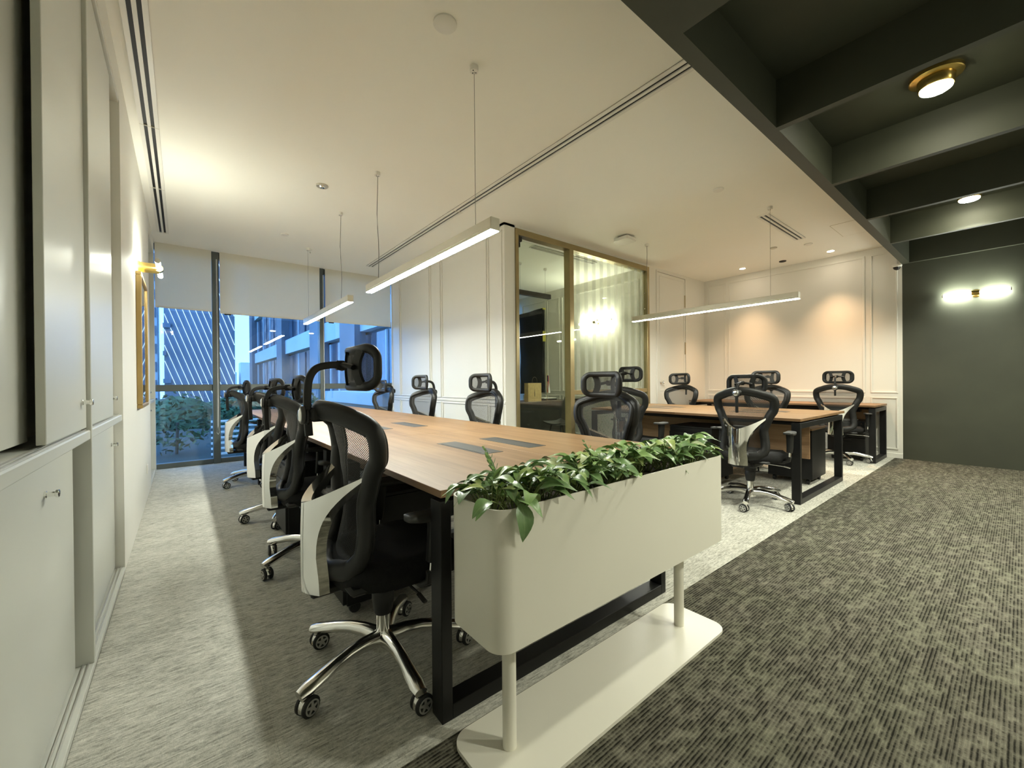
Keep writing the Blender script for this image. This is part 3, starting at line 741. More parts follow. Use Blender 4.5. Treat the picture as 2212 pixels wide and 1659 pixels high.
def headrest(t, dz):
    P = []
    for (y, z) in rrect(-.150, .150, -.070, .070, .048, 6): P.append((hx(y, z + 1.18), y, 1.18 + z + dz))
    prof = [(.0165 * math.cos(2 * PI * i / 10), .014 * math.sin(2 * PI * i / 10)) for i in range(10)]
    h = MB().sweep(P, prof, True, (1, 0, 0), [(1 + .45 * (abs(p[1]) / .150) ** 5, 1.0) for p in P]).build('headrest', 'black_plastic', t, 'all')
    for s in (-1, 1):
        def web(u, v, s=s):
            z = -.066 + .132 * v; q = abs(2 * v - 1); y0 = .044 + .020 * q * q; y1 = .082 + .020 * q * q
            y = s * (y0 + (y1 - y0) * u); return (hx(y, z + 1.18) - .004, y, 1.18 + z + dz)
        MB().grid(web, 3, 8, .010, (1, 0, 0)).build('headrest_web', 'black_plastic', h, True)
    br = MB().tube([(hx(y, 1.18) - .022 + .008 * (y / .07) ** 2, y, 1.18 + .012 * (1 - (y / .07) ** 2) + dz) for y in [-.07 + .14 * i / 8 for i in range(9)]], (.013, .010), 8)
    br.box(-.172, -.140, -.014, .014, 1.172 + dz, 1.208 + dz, .005).build('headrest_bracket', 'black_plastic', h, True)
    def hm(u, v):
        a = 2 * u - 1; b = 2 * v - 1; e = max(abs(a), abs(b)); k = (a ** 4 + b ** 4) ** .25 if e else 1; f = e / k if k else 1
        y = .150 * a * f; z = .072 * b * f; return (hx(y, z + 1.18) + .010, y, 1.18 + z + dz)
    MB().grid(hm, 12, 8).build('headrest_mesh', 'headrest_net', h, 'all')
    return h
CP = chair_proto(); index_kids()
def chair(x, y, deg, label, group, zh=1.11, base=0., cast=0., proto=False):
    o = CP if proto else dup(CP)
    o.location = (x, y, 0); o.rotation_euler = (0, 0, math.radians(deg)); o['label'] = label; o['group'] = group
    for k in [k for k in bpy.data.objects if k.parent is o]:
        n = k.name.split('.')[0]
        if n in ('headrest', 'headrest_post'): k.location.z += zh - 1.11
        if n in ('leg', 'caster'):
            r = Matrix.Rotation(math.radians(base), 4, 'Z'); k.location = r @ k.location
            k.rotation_euler.z += math.radians(base if n == 'leg' else cast - deg)
    return o
G1, G2 = 'chairs along the long bench desk', 'chairs at the far desks'
chair(.665, 2.86, -3, 'second aisle-side chair of the long desk, behind the nearest chair', G1, 1.09, 8, -100)
chair(.69, 3.90, 6, 'third aisle-side chair of the long desk, half hidden behind the second', G1, 1.085, 40, 10)
chair(.655, 5.50, -2, 'aisle-side chair closest to the window, last of its row', G1, 1.085, 4, -10)
chair(2.12, 1.775, 180, 'large mesh chair in front of the office sliding door, across the desk from the planter', G1, 1.10, 20, 40)
chair(2.12, 3.20, 184, 'mesh chair across the long desk beside the edge of the glass office', G1, 1.12, 50)
chair(2.12, 4.46, 186, 'mesh chair across the long desk before the white panelled wall', G1, 1.13, 10)
chair(2.12, 5.70, 188, 'far mesh chair across the long desk next to the window corner', G1, 1.085, 33)
chair(4.03, 1.56, 0, 'black chair with bright chrome spine just beyond the right end of the planter', G2, 1.085, -3, 60)
chair(4.03, 2.78, -6, 'chair whose raised headrest shows behind the large mesh chair, before the striped glass', G2, 1.20, 30, 30)
chair(5.82, 3.27, 180, 'small mesh chair in front of the white office door', G2, 1.15, 10)
chair(5.82, 2.09, 180, 'mesh chair beyond the shorter bench desk, behind the chrome-spined chair', G2, 1.155, 25)
chair(7.02, 1.58, 4, 'black chair pulled up to the narrow desk at the lit white wall', G2, 1.15, 12, 60)
chair(.62, 1.61, 0, 'nearest black mesh chair, its tall headrest raised, chrome spine facing the left aisle', G1, 1.18, -1, 0, True)

# ------------------------------------------------------------------ planter
PX0, PX1, PY0, PY1 = .645, 1.965, .868, 1.134
pl = thing('planter', 'white metal trough planter on two posts and a flat base plate', 'planter', ((PX0 + PX1) / 2, (PY0 + PY1) / 2, 0))
cx, cyp = pl.location.x, pl.location.y
hx_, hy_ = (PX1 - PX0) / 2, (PY1 - PY0) / 2
zb, ztp = .385, .775
o_ = rrect(-hx_, hx_, -hy_, hy_, .055, 8); i_ = rrect(-hx_ + .006, hx_ - .006, -hy_ + .006, hy_ - .006, .049, 8); n_ = len(o_)
vs = [(x, y, zb) for x, y in o_] + [(x, y, ztp) for x, y in o_] + [(x, y, ztp) for x, y in i_] + [(x, y, zb + .02) for x, y in i_]
fs = [tuple(range(n_))[::-1]]
for r in range(3): fs += [(r * n_ + k, r * n_ + (k + 1) % n_, (r + 1) * n_ + (k + 1) % n_, (r + 1) * n_ + k) for k in range(n_)]
fs.append(tuple(3 * n_ + k for k in range(n_)))
MB().add(vs, fs).build('trough', 'planter_metal', pl, True)
MB().prism(rrect(-hx_ + .0065, hx_ - .0065, -hy_ + .0065, hy_ - .0065, .048, 6), 'z', .70, .725).build('soil', 'soil', pl)
bp_ = rrect(.64 - cx, 1.90 - cx, .835 - cyp, 1.125 - cyp, .06, 8)
MB().prism(bp_, 'z', 0, .012).build('base_plate', 'planter_metal', pl, True)
for px in (.768, 1.752): MB().cyl((px - cx, .983 - cyp, .012), .0215, zb - .012, 20).build('post', 'planter_metal', pl, True)

def leaf_mesh(Ln, Wd, droop, fold):
    mb = MB(); rows = 7; vs = []
    for i in range(rows + 1):
        u = i / rows; w = Wd * .5 * math.sin(PI * min(1, u ** .72 * 1.0)) ** .8 if 0 < u < 1 else .0006
        x = Ln * u; z = -droop * u * u + .012 * math.sin(PI * u)
        for s in (-1, -.5, 0, .5, 1): vs.append((x, w * s, z + fold * abs(s) * w + .0015 * math.sin(9 * u + 3 * s)))
    fs = [(i * 5 + k, i * 5 + k + 1, (i + 1) * 5 + k + 1, (i + 1) * 5 + k) for i in range(rows) for k in range(4)]
    return mb.add(vs, fs)
LM = []
for i, a in enumerate(((.085, .046, .010, .35), (.098, .050, .024, .28), (.072, .042, .006, .45), (.105, .036, .02, .4))):
    o = leaf_mesh(*a).build('leaf', 'leaf', None, 'all', fix=False); LM.append(o.data); bpy.data.objects.remove(o)
PG = 'leafy plants packed in the white planter'
def put_leaf(par, base, az, pitch, rollv, sc, k):
    o = bpy.data.objects.new('leaf', LM[k]); COL.objects.link(o); o.parent = par
    o.location = base; o.scale = (sc,) * 3
    o.rotation_euler = (Matrix.Rotation(az, 3, 'Z') @ Matrix.Rotation(-pitch, 3, 'Y') @ Matrix.Rotation(rollv, 3, 'X')).to_euler()
    return o
ORD = 'first second third fourth fifth sixth seventh eighth ninth tenth eleventh twelfth thirteenth fourteenth fifteenth last'.split()
NPL = 16; rnd = random.Random(11)
for p in range(NPL):
    u = (p + .5) / NPL; px = PX0 + .03 + (PX1 - PX0 - .048) * u; py = (PY0 + PY1) / 2 + rnd.uniform(-.045, .045)
    t = thing('leafy_plant', ORD[p] + ' leafy green plant from the left end of the white planter', 'plant', (px, py, .725), 0, PG)
    st = MB(); hgt = .085 + .030 * u + rnd.uniform(0, .02); leaves = []
    for b in range(27):
        az = rnd.uniform(0, 2 * PI); rr = rnd.uniform(.015, .10) ** 1.0
        ex, ey = rr * math.cos(az) * .9, rr * math.sin(az)
        ey = max(PY0 + .03 - py, min(PY1 - .03 - py, ey)); ex = max(PX0 + .02 - px, min(PX1 - .012 - px, ex))
        edge = min(PY1 - py - ey, ey + py - PY0) / .13
        ez = .046 + (hgt - .040) * rnd.uniform(.0, 1.0) * (.55 + .55 * min(1, edge))
        st.tube([(ex * .3, ey * .3, -.004), (ex * .75, ey * .75, ez * .65), (ex, ey, ez)], .0016, 5)
        leaves.append((ex, ey, ez, az))
    st.build('stems', 'stem', t, True)
    for (ex, ey, ez, az) in leaves:
        a2 = az + rnd.uniform(-.9, .9); pitch = rnd.uniform(-.28, .34)
        tipx, tipy = px + ex + .07 * math.cos(a2), py + ey + .07 * math.sin(a2)
        if (tipy > PY1 or tipy < PY0) and rnd.random() < .55: a2 = -a2 if rnd.random() < .5 else a2 + PI
        tipy = py + ey + .07 * math.sin(a2)
        if tipy < PY0 or tipy > PY1: pitch = max(pitch, .12)
        put_leaf(t, (ex, ey, ez), a2, pitch, rnd.uniform(-.38, .38), rnd.uniform(.68, 1.05), rnd.choice((0, 0, 1, 2, 3)))
# overhanging leaves at the near corner + fern sprigs
t = thing('trailing_plant', 'green plant with one leaf hanging over the near corner of the planter', 'plant', (.74, .93, .725))
MB().tube([(0, 0, -.004), (-.01, -.02, .05), (-.02, -.052, .072), (-.025, -.070, .066)], .0018, 5).tube([(0, 0, -.004), (-.02, .05, .05), (-.06, .09, .075)], .0018, 5).tube([(0, 0, -.004), (-.04, -.01, .05), (-.075, -.005, .066)], .0018, 5).build('stems', 'stem', t, True)
put_leaf(t, (-.025, -.070, .066), math.radians(-95), math.radians(-72), .1, 1.05, 1)
put_leaf(t, (-.06, .09, .075), math.radians(165), math.radians(8), .3, 1.0, 3)
put_leaf(t, (-.075, -.005, .066), math.radians(190), math.radians(-18), -.3, .9, 0)
put_leaf(t, (-.055, .09, .075), math.radians(120), math.radians(15), .2, .9, 0)
put_leaf(t, (-.02, -.052, .072), math.radians(-60), math.radians(-25), .2, 1., 0)
t = thing('trailing_plant', 'green plant spilling over the right end corner of the planter', 'plant', (1.90, 1.0, .725))
sm_ = MB(); q_ = random.Random(5)
for k in range(20):
    a = q_.uniform(0, 2 * PI); e = (.047 * math.cos(a), .10 * math.sin(a) * q_.uniform(.3, 1), q_.uniform(.055, .115))
    sm_.tube([(0, 0, -.004), (e[0] * .7, e[1] * .7, e[2] * .7), e], .0016, 5)
    az = q_.uniform(-1.3, 1.3) if k % 3 else q_.uniform(0, 6.28)
    put_leaf(t, e, az if k not in (3, 4) else math.radians(-60), q_.uniform(-.25, .3) if k not in (3, 4) else -.35, q_.uniform(-.4, .4), q_.uniform(.75, 1.05), k % 4)
sm_.build('stems', 'stem', t, True)
def fern(label, x, y, blades, hgt, lean):
    t = thing('fern_sprig', label, 'plant', (x, y, .725)); R_ = random.Random(int(x * 100))
    for b in range(blades):
        a = lean + R_.uniform(-.7, .7); L_ = hgt * R_.uniform(.7, 1.05); fr = MB()
        P = [(math.cos(a) * L_ * .35 * (k / 8) ** 1.6, math.sin(a) * L_ * .35 * (k / 8) ** 1.6, L_ * (k / 8)) for k in range(9)]
        fr.tube([(p[0], p[1], p[2] - .004) for p in P], .0014, 5)
        for k in range(3, 9):
            q = P[k]; w = .036 * math.sin(PI * (k - 1.6) / 8.2)
            for s in (-1, 1):
                d = Vector((math.cos(a + s * 1.2), math.sin(a + s * 1.2), .55)).normalized() * w
                n = Vector((0, 0, .0055))
                fr.add([q, Vector(q) + d * .5 + n, Vector(q) + d, Vector(q) + d * .5 - n], [(0, 1, 2, 3)])
        fr.build('frond', 'leaf', t, False, fix=False)
fern('tall yellow-green fern sprig standing up near the left end of the planter', .815, 1.06, 6, .175, 2.2)
fern('short pointed green sprig at the middle rear of the planter', 1.30, 1.075, 3, .15, 1.5)

# ------------------------------------------------------------------ lamps
def pendant(label, x, y0, y1, z, wires, along='y', lit=True, group='slim linear pendant lamps', zc=ZC, w=.06, hh=.07):
    c = (x, (y0 + y1) / 2) if along == 'y' else ((y0 + y1) / 2, x)
    t = thing('pendant_lamp', label, 'lamp', (c[0], c[1], z), 0 if along == 'y' else -PI / 2, group); L_ = (y1 - y0) / 2
    MB().box(-w / 2, w / 2, -L_, L_, .016, hh, .002).box(-w / 2, -w / 2 + .003, -L_, L_, 0, .016).box(w / 2 - .003, w / 2, -L_, L_, 0, .016).box(-w / 2, w / 2, -L_ - .003, -L_, -.001, hh, .001).box(-w / 2, w / 2, L_, L_ + .003, -.001, hh, .001).build('housing', 'lamp_body' if lit else 'black_metal', t, True)
    MB().box(-w / 2 + .003, w / 2 - .003, -L_ + .001, L_ - .001, -.004, .0155).build('diffuser', 'strip_glow' if lit else 'grey_plastic', t)
    for (wy, thick) in wires:
        yy = wy - (y0 + y1) / 2
        P = [(0, yy, hh), (.0, yy, zc - z - .02)] if not thick else [(.006 * math.sin(k * .9), yy + .004 * math.sin(k * 1.7), hh + (zc - z - .02 - hh) * k / 8) for k in range(9)]
        MB().tube(P, .0032 if thick else .0016, 6).build('power_cord' if thick else 'wire', 'cable', t, True)
        cp = MB().cyl((0, yy, zc - z - .032), .026, .032, 18).build('canopy', 'white_metal', t, True)
        MB().cyl((.012, yy, zc - z - .034), .004, .003, 8).cyl((-.012, yy - .008, zc - z - .034), .004, .003, 8).cyl((-.002, yy + .013, zc - z - .034), .004, .003, 8).build('screw', 'grey_plastic', cp)
    return t
pendant('bright linear pendant lamp over the near half of the long bench desk', 1.385, 1.865, 3.87, 1.982, ((2.06, 0), (3.63, 1)))
pendant('linear pendant lamp over the far half of the long bench desk, near the window', 1.385, 4.42, 6.43, 1.982, ((4.733, 1), (6.25, 0)))
pendant('linear pendant lamp hanging over the shorter bench desk before the warm wall', 5.04, 1.465, 3.49, 1.972, ((1.731, 0), (3.26, 1)))
pendant('unlit black linear pendant lamp inside the glass office', 5.0, 4.10, 4.85, 2.52, ((4.2, 0), (4.75, 0)), 'x', False, 'unlit lamps')
MB().tube([(.0, .33, .005), (.0, .33, -.55)], .002, 6).build('loose_cord', 'cable', [o for o in bpy.data.objects if o.get('label', '').startswith('unlit black linear')][0], True)

def sconce(label, x, y, z, sgn, L_=.30, arm=.08, ra=.02, glow='sconce_glow'):
    """wall lamp on a wall of constant X; sgn is the direction away from the wall"""
    t = thing('wall_sconce', label, 'lamp', (x, y, z), 0 if sgn > 0 else PI, 'double tube wall lamps')
    MB().cyl((0, 0, 0), .05, .012, 20, 'x').build('wall_plate', 'brass', t, True)
    MB().cyl((.012, 0, 0), ra, arm - .012, 18, 'x').build('arm', 'brass', t, True)
    MB().lathe([(.028, -.036), (.030, -.03), (.030, .03), (.028, .036)], 18, (arm, 0, 0), 'y').build('hub', 'brass', t, True)
    for s in (-1, 1):
        a, b = (.036, L_) if s > 0 else (-L_, -.036)
        tb = MB().lathe([(.017, a), (.017, b)], 16, (arm, 0, 0), 'y').build('glow_tube', glow, t, True)
        e = b if s > 0 else a
        MB().lathe([(.019, e - .006), (.019, e + .006)], 16, (arm, 0, 0), 'y').build('end_cap', 'lamp_body', t, True)
    return t
sconce('wall lamp with glowing double tube on the dark wall', XR, .37, 2.195, -1, .285)
sconce('brass-armed wall lamp above the framed picture on the left wall', XL, 4.62, 2.115, 1, .30, .135, .042, glow='aisle_glow')
sconce('wall lamp glowing inside the glass office on its right wall', XO, 4.95, 2.22, -1, .38, glow='office_glow')

def disc_lamp(label, x, y, z=ZC):
    t = thing('ceiling_lamp', label, 'lamp', (x, y, z), 0, 'round brass ceiling lamps')
    MB().lathe([(.118, -.028), (.125, -.022), (.125, 0)], 28).build('base', 'brass', t, True)
    MB().lathe([(.080, -.085), (.084, -.080), (.088, -.028)], 28).build('drum', 'brass', t, True)
    MB().lathe([(.066, -.100), (.074, -.094), (.076, -.085)], 28).build('diffuser', 'disc_glow', t, True)
    l = bpy.data.lights.new('disc_beam', 'SPOT'); l.energy = 46; l.color = (.99, 1, .84); l.spot_size = math.radians(132); l.spot_blend = .5; l.shadow_soft_size = .07
    lo = bpy.data.objects.new('beam_light', l); COL.objects.link(lo); lo.parent = t; lo.location = (0, 0, -.112)
disc_lamp('round brass ceiling lamp in the second bay of the dark beams', 3.69, .335)
disc_lamp('round ceiling lamp glowing farther along the dark beams, before the dark wall', 6.23, .335)
for x, y, w_ in ((2.4, -1.3, 'behind the bulkhead'), (3.6, -1.3, 'in the second bay'), (6.1, -1.3, 'nearest the dark wall')): disc_lamp('round brass ceiling lamp of the rear row, ' + w_, x, y)
for i, (x, y) in enumerate(((7.44, 2.98), (7.49, 1.775))):
    t = thing('recessed_downlight', ('recessed warm downlight nearer the office door, washing the white wall', 'recessed warm downlight nearer the dark wall, washing the white wall')[i], 'lamp', (x, y, ZC), 0, 'recessed downlights')
    vs = []
    MB().lathe([(.052, -.004), (.056, -.002), (.056, 0)], 20).build('rim', 'white_metal', t, True)
    MB().lathe([(.040, -.006), (.042, -.0045)], 20).build('lens', 'down_glow', t, True)
    l = bpy.data.lights.new('downlight_beam', 'SPOT'); l.energy = 44; l.color = (1, .64, .36); l.spot_size = math.radians(84); l.spot_blend = 1.0; l.shadow_soft_size = .03
    lo = bpy.data.objects.new('beam_light', l); COL.objects.link(lo); lo.parent = t; lo.location = (0, 0, -.012); lo.rotation_euler = (0, math.radians(6), 0)

# ------------------------------------------------------------------ ceiling fittings
def slot(label, x0, x1, y0, y1, along, joints=()):
    t = thing('slot_diffuser', label, 'vent', ((x0 + x1) / 2, (y0 + y1) / 2, ZC), 0, 'two-slot air diffusers in the white ceiling'); hx2, hy2 = (x1 - x0) / 2, (y1 - y0) / 2
    w, l = (hx2, hy2) if along == 'y' else (hy2, hx2)
    B = (lambda mb, a, b, c, d, e, f: mb.box(a, b, c, d, e, f)) if along == 'y' else (lambda mb, a, b, c, d, e, f: mb.box(c, d, a, b, e, f))
    k = w / 5.
    B(MB(), -w, w, -l, l, -.003, 0).build('backing', 'slot_black', t)
    for i, (a, b) in enumerate(((-w, -w + 2.2 * k), (-.9 * k, .9 * k), (w - 2.2 * k, w))):
        B(MB(), a, b, -l, l, -.012, -.003).build('bar', 'white_metal', t)
    B(MB(), -w, w, -l - .01, -l, -.012, 0).build('end_cap', 'white_metal', t); B(MB(), -w, w, l, l + .01, -.012, 0).build('end_cap', 'white_metal', t)
    for j in joints:
        mb = MB(); jj = j - ((y0 + y1) / 2 if along == 'y' else (x0 + x1) / 2)
        B(mb, -w, w, jj - .004, jj + .004, -.0125, -.003); mb.build('joint', 'lamp_body', t)
    return t
slot('long slot air diffuser running beside the pendant lamps towards the window', 2.325, 2.445, 1.07, 6.60, 'y', (3.9,))
slot('slot air diffuser along the left wall above the cupboards', -.225, -.115, 1.07, 6.655, 'y', (3.98, 5.2))
slot('short slot air diffuser above the shorter bench desk', 5.23, 6.49, 1.81, 1.935, 'x')
slot('slot air diffuser in the ceiling of the glass office', 3.83, 5.15, 4.235, 4.345, 'x')
def cdisc(name, label, cat, x, y, prof, mat='white_metal', extra=None):
    t = thing(name, label, cat, (x, y, ZC)); MB().lathe(prof, 20).build('cover', mat, t, True)
    if extra: MB().lathe(extra[0], 14).build('lens', extra[1], t, True)
    return t
flat = lambda r: [(r * .92, -.012), (r, -.008), (r, 0)]
cdisc('ceiling_detector', 'largest round white cap on the ceiling above the planter', 'detector', 1.10, 1.906, flat(.062))
cdisc('emergency_light', 'small oval emergency light on the ceiling left of the pendant cords', 'light', 1.062, 4.196, flat(.055), 'lamp_body', ([(.02, -.022), (.028, -.012)], 'chrome'))
cdisc('ceiling_detector', 'small round white cap on the ceiling near the window blinds', 'detector', 1.028, 5.843, flat(.045))
cdisc('sprinkler', 'tiny sprinkler head on the ceiling above the far pendant lamp', 'sprinkler', 1.424, 6.291, flat(.03), 'white_metal', ([(.004, -.05), (.010, -.045), (.005, -.03), (.008, -.012)], 'chrome'))
cdisc('ceiling_detector', 'round white cap on the ceiling between long diffuser and dark beams', 'detector', 4.173, 1.89, flat(.05))
cdisc('ceiling_detector', 'round white cap on the ceiling beside the short diffuser', 'detector', 6.85, 1.876, flat(.05))
cdisc('smoke_detector', 'flat ring-shaped detector on the ceiling below the short diffuser', 'detector', 6.636, 2.237, flat(.045), 'lamp_body')
cdisc('speaker_grille', 'small dark round ceiling opening between the two downlights', 'speaker', 7.50, 2.40, flat(.05), 'slot_black')
t = thing('access_point', 'square white wireless access point on the ceiling before the glass office', 'router', (4.56, 3.275, ZC))
MB().prism(rrect(-.11, .11, -.11, .11, .03, 5), 'z', -.065, -.022).build('shell', 'white_metal', t, True)
MB().prism(rrect(-.07, .07, -.07, .07, .01, 3), 'z', -.022, 0).build('mount', 'grey_plastic', t)
t = thing('ceiling_hatch', 'flush square access panel outlined in the ceiling near the dark edge beam', 'panel', (6.57, 1.30, ZC))
MB().box(-.30, .30, -.20, .19, -.002, 0).build('panel', 'ceiling_paint', t)
mb = MB()
for q in ((-.304, -.30, -.20, .194), (.30, .304, -.20, .194), (-.30, .30, .19, .194)): mb.box(q[0], q[1], q[2], q[3], -.0015, 0)
mb.build('gap_line', 'bronze', t)
t = thing('security_camera', 'small white dome security camera at the corner of dark and white walls', 'camera', (XR - .03, 1.10, 2.70))
MB().box(-.06, .03, -.05, .05, -.005, .02, .006).build('mount', 'white_metal', t, True)
MB().lathe([(.010, -.058), (.032, -.045), (.042, -.02), (.044, -.005)], 18, (-.02, 0, 0)).build('dome', 'black_plastic', t, True)
MB().lathe([(.046, -.018), (.050, -.012), (.050, -.004)], 18, (-.02, 0, 0)).build('housing_ring', 'white_metal', t, True)

# ------------------------------------------------------------------ picture on the left wall
t = thing('picture_frame', 'tall gold-framed picture on the left wall beneath the wall lamp', 'picture', (XL, 4.75, 1.485))
y0, y1, z0, z1 = -.38, .36, -.545, .545
for (a, b, c, d) in ((y0, y1, z1 - .03, z1), (y0, y1, z0, z0 + .03), (y0, y0 + .03, z0 + .03, z1 - .03), (y1 - .03, y1, z0 + .03, z1 - .03)):
    MB().box(0, .035, a, b, c, d, .004).build('frame_bar', 'frame_gold', t)
MB().box(0, .012, y0 + .03, y1 - .03, z0 + .03, z1 - .03).build('mat_board', 'paper', t)
MB().box(.012, .014, y0 + .10, y1 - .10, z0 + .12, z1 - .12).build('print', 'art_print', t)
MB().box(.022, .024, y0 + .03, y1 - .03, z0 + .03, z1 - .03).build('glass', 'tube_glass', t)

# ------------------------------------------------------------------ inside the glass office
t = thing('office_desk', 'black executive desk inside the glass office', 'desk', (4.62, 5.75, 0))
MB().box(-1.4, 1.36, -.35, .35, .735, .77, .003).build('desktop', 'office_black', t)
MB().box(-1.36, 1.30, -.32, -.29, .02, .735, .003).build('front_panel', 'office_black', t)
for x in (-1.36, 1.27): MB().box(x, x + .03, -.29, .33, 0, .735, .003).build('side_panel', 'office_black', t)
t = thing('paper_bag', 'brown paper carrier bag standing on the office desk', 'bag', (4.99, 5.60, .77))
MB().prism([(-.16, -.05), (.16, -.05), (.165, .05), (-.165, .05)], 'z', 0, .335).build('body', 'kraft_paper', t)
MB().box(-.012, .0, -.0515, -.0502, .09, .17).prism([(-.012, .17), (0, .17), (-.006, .235)], 'y', -.0515, -.0502).build('printed_mark', 'dark_print', t)
MB().tube([(-.06, -.045, .33), (-.055, -.045, .40), (-.03, -.045, .435), (.0, -.045, .445), (.03, -.045, .435), (.055, -.045, .40), (.06, -.045, .33)], .004, 6).build('handle', 'dark_print', t, True)
t = thing('desk_flag', 'small striped red and white flag on a stand on the office desk', 'flag', (5.36, 5.62, .77))
MB().lathe([(.03, 0), (.03, .006), (.008, .012)], 14).build('base', 'chrome', t, True)
MB().cyl((0, 0, .01), .003, .50, 8).build('pole', 'brass', t, True)
def fl(a, b, c, d, mat):
    def fn(u, v):
        s = a + (b - a) * u; q = c + (d - c) * v
        return (.005 + .10 * s * (.35 + .65 * q) - .05 * q * (1 if s > .5 else -.3) * .8, .02 * math.sin(6 * s + 2 * q), .49 - .33 * q - .03 * s)
    MB().grid(fn, 4, 6).build('cloth', mat, t, True)
for k in range(7): fl(k / 7, (k + 1) / 7, 0 if k > 3 else .36, 1, 'red_cloth' if k % 2 == 0 else 'white_cloth')
fl(0, 4 / 7, 0, .36, 'blue_cloth')
t = thing('document_tray', 'white document folder lying on the office desk by the flag', 'folder', (5.56, 5.86, .77))
MB().box(-.17, .17, -.13, .13, 0, .03, .003).build('folder', 'office_black', t); MB().box(-.165, .165, -.125, .125, .03, .045, .002).build('papers', 'paper', t)
t = thing('covered_screen', 'wall screen wrapped in black plastic with yellow tape in the glass office', 'screen', (XO, 6.73, 1.74))
def cv(u, v):
    y = .36 - .74 * u; z = -.88 + 1.78 * v + .04 * u
    return (-.095 + .012 * math.sin(9 * u + 4 * v) + .008 * math.sin(17 * v), y, z)
MB().grid(cv, 12, 20, .045, (1, 0, 0)).build('plastic_cover', 'black_sheet', t, True)
for (yy, zz, a, b) in ((-.36, .93, .10, .03), (.30, .89, .10, .03), (-.385, .35, .03, .22)): MB().box(-.088, -.018, yy - a / 2, yy + a / 2, zz - b / 2, zz + b / 2, .002).build('tape', 'yellow_tape', t)
t = thing('visitor_chair', 'black shell visitor chair in front of the office desk', 'chair', (4.84, 4.72, 0), math.radians(172))
def shell(u, v):
    s = 2 * u - 1; w = .24 - .02 * v
    prof = [(.22, .45), (.10, .435), (-.05, .43), (-.16, .46), (-.215, .56), (-.245, .70), (-.27, .84)]
    k = v * (len(prof) - 1); i = min(int(k), len(prof) - 2); f = k - i
    x = prof[i][0] + (prof[i + 1][0] - prof[i][0]) * f; z = prof[i][1] + (prof[i + 1][1] - prof[i][1]) * f
    return (x + .05 * s * s * (v > .4) * min(1, (v - .4) * 3), s * w, z + .05 * s * s * (1 - abs(v - .45)))
MB().grid(shell, 10, 14, .02, (.3, 0, -.9)).build('shell', 'grey_plastic', t, True)
for sx, sy in ((.17, .17), (.17, -.17), (-.15, .17), (-.15, -.17)): MB().tube([(sx * .7, sy * .75, .43), (sx * 1.25, sy * 1.2, .0)], .012, 8).build('leg', 'black_metal', t, True)

# ------------------------------------------------------------------ outside the windows
ZG = -9.0
gr = MB().box(-120, 160, YW + 12, 330, ZG - .3, ZG).build('ground', 'grass'); struct(gr)
te = MB().box(-12, 14, YW + .4, YW + 9, -1.2, -.25).build('terrace', 'terrace_stone'); struct(te)
tw = thing('tower', 'distant dark tower striped with slanting white light lines', 'building', (1.6, 62, ZG))
MB().box(-3.2, 3.6, 0, 8, 0, 46).build('wall', 'tower_wall', tw)
for i in range(26):
    xs = -8.4 + i * .62
    P0, P1 = (xs - 4.0, 40), (xs + 9.0, 2)
    # clip slanted line to the facade
    a, b = 0., 1.
    for (lo, hi) in ((-3.15, 3.55),):
        d = P1[0] - P0[0]; a = max(a, (lo - P0[0]) / d); b = min(b, (hi - P0[0]) / d)
    if a < b:
        q0 = (P0[0] + (P1[0] - P0[0]) * a, P0[1] + (P1[1] - P0[1]) * a); q1 = (P0[0] + (P1[0] - P0[0]) * b, P0[1] + (P1[1] - P0[1]) * b)
        MB().prism([(q0[0] - .026, q0[1]), (q0[0] + .026, q0[1]), (q1[0] + .026, q1[1]), (q1[0] - .026, q1[1])], 'y', -.15, 0).build('light_line', 'led_strip', tw)
for k in range(11): MB().box(-3.3, -3.0 if k % 2 else -2.6, -.5, .2, 4 + k * 3.2, 4.5 + k * 3.2).build('floor_edge', 'tower_wall', tw)
t2 = thing('tower', 'slim grey tower block at the far left edge of the window view', 'building', (-3.6, 66, ZG))
MB().box(-1.5, 1.3, 0, 6, 0, 30).build('wall', 'facade_light', t2)
for k in range(12): MB().box(-1.4, 1.2, -.08, 0, 3 + k * 2.2, 4.2 + k * 2.2).build('window', 'facade_glass', t2)
b1 = thing('office_building', 'neighbouring office block with pale floor bands seen through the middle window', 'building', (6.2, 14, ZG))
MB().box(.4, 14, 0, 40, 0, 40).build('wall', 'facade_dark', b1)
z = 1.2
zs = [3.45 - 9.3 - ZG, 3.45 - 4.65 - ZG, 3.45 - ZG, 8.1 - ZG, 12.75 - ZG, 17.4 - ZG]
for zz in zs:
    MB().box(0, .4, 0, 40, zz, zz + 1.05).build('floor_band', 'facade_light', b1)
    for k in range(10):
        w_ = MB().box(.25, .4, k * 4 + .25, k * 4 + 3.75, zz + 1.15, zz + 4.5).build('window', 'facade_glass', b1)
        MB().box(.18, .25, k * 4 + 1.95, k * 4 + 2.05, zz + 1.15, zz + 4.5).build('window_bar', 'facade_light', w_)
for yy in (4.5, 10.5, 21.5, 38.5): MB().box(-.25, .25, yy, yy + 2.2, 0, 40).build('column', 'facade_dark', b1)
b2 = thing('low_building', 'flat pale annex roof below the right window bay', 'building', (7.2, 12.6, ZG))
MB().box(-3.5, 8, -3.4, 1.2, 0, 9.6).build('wall', 'brown_wall', b2); MB().box(-3.7, 8.2, -3.6, 1.4, 9.6, 9.9).build('roof', 'facade_light', b2)
t = thing('louver_screen', 'low slatted white screen on the terrace outside the middle window', 'screen', (.75, 9.3, -.25))
for k in range(7): MB().box(-.35, .55, -.02, .03, .08 + k * .10, .12 + k * .10, .004).build('slat', 'white_metal', t)
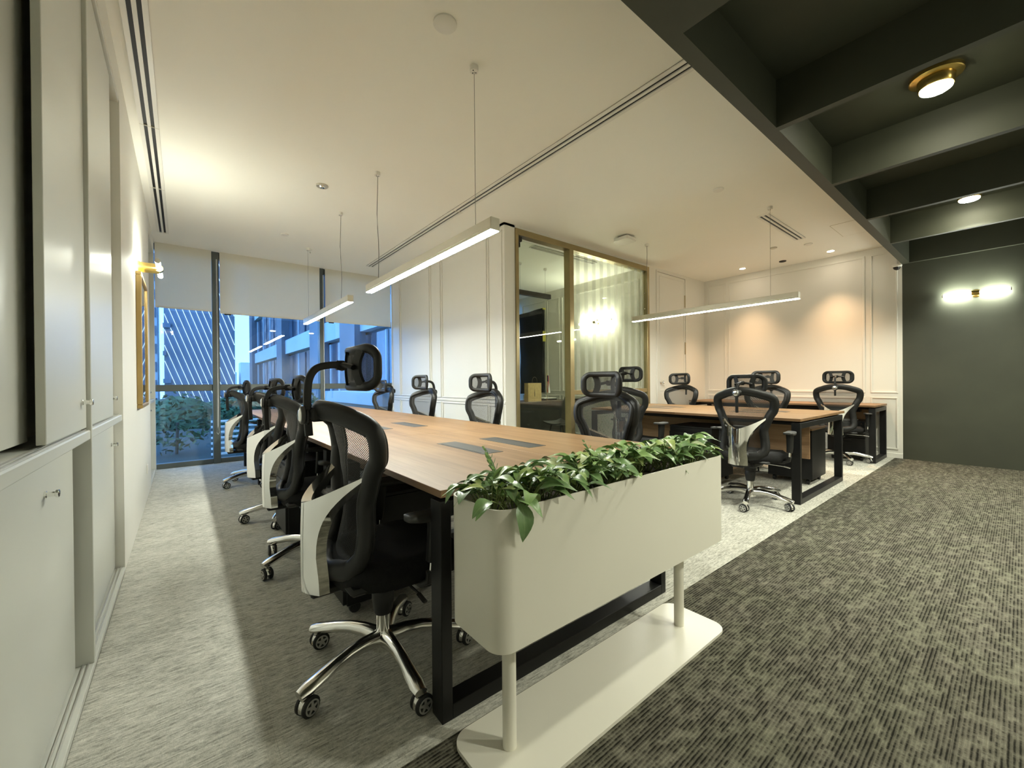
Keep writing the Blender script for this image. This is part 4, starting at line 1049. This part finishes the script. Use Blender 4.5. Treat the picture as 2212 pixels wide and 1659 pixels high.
for x in (-.35, .51): MB().box(x, x + .04, .03, .06, 0, .80, .003).build('post', 'window_frame', t)
def shrub(label, x, y, h, r, seed):
    R_ = random.Random(seed); t = thing('shrub', label, 'shrub', (x, y, -.25), 0, 'shrubs on the terrace'); mb = MB()
    for k in range(420):
        v = Vector((R_.gauss(0, 1), R_.gauss(0, 1), R_.gauss(0, 1))).normalized() * r * R_.uniform(.6, 1.05); c = Vector((v.x, v.y, h * .5 + v.z * h / (2 * r)))
        d = Vector((R_.gauss(0, 1), R_.gauss(0, 1), R_.gauss(0, .6))).normalized() * .07; e = d.cross(Vector((R_.gauss(0, 1), R_.gauss(0, 1), R_.gauss(0, 1)))).normalized() * .03
        mb.add([c - d, c + e, c + d, c - e], [(0, 1, 2, 3)])
    mb.build('foliage', 'tree_leaf', t, False, fix=False, kind='stuff')
    MB().tube([(0, 0, 0), (.02, 0, h * .5)], .03, 6).build('stem', 'bark', t, True)
for i, (x, y, h, r, lb) in enumerate(((-.1, 10.6, 1.25, .6, 'leafy green shrub on the terrace outside the left window'), (1.1, 10.9, 1.35, .65, 'leafy green shrub behind the slatted terrace screen'), (2.3, 11.4, 1.2, .6, 'leafy green shrub on the terrace outside the middle window edge'))): shrub(lb, x, y, h, r, i)
def tree(label, x, y, h, r, seed):
    R_ = random.Random(seed); t = thing('tree', label, 'tree', (x, y, ZG), 0, 'trees outside the window')
    MB().tube([(0, 0, 0), (0, 0, h * .6)], .25, 8).build('trunk', 'bark', t, True)
    mb = MB()
    for k in range(9):
        a = R_.uniform(0, 6.28); d = R_.uniform(0, r * .6); c = (d * math.cos(a), d * math.sin(a), h * R_.uniform(.55, .95)); rr = r * R_.uniform(.4, .65)
        prof = [(max(.05, rr * math.sin(PI * j / 7)) * (1 + .12 * math.sin(j * 7 + k)), -rr * math.cos(PI * j / 7)) for j in range(8)]
        mb.lathe(prof, 11, c)
    mb.build('crown', 'tree_leaf', t, False, kind='stuff')
for i, (x, y, h, r, w_) in enumerate(((-1.8, 31, 8.6, 3.2, 'dark bushy tree in front of the striped tower, left window bay'), (3.0, 42, 8.4, 3.4, 'bushy tree below the open sky between tower and office block'),
                                      (-9, 44, 9.2, 3.6, 'tree at the far left edge of the window view'), (-.6, 21, 6.6, 3.0, 'lower nearer tree below the left window transom'), (4.6, 24, 6.2, 2.2, 'lower nearer tree in front of the office block'))):
    tree(w_, x, y, h, r, i)
sk = thing('city_block', 'hazy low city block on the horizon between tower and office block', 'building', (14, 150, ZG))
for i, (x, w_, h) in enumerate(((-5, 4, 14), (0, 3, 17), (4, 5, 12), (9, 4, 15))): MB().box(x, x + w_, 0, 6, 0, h).build('wall', 'facade_light', sk)
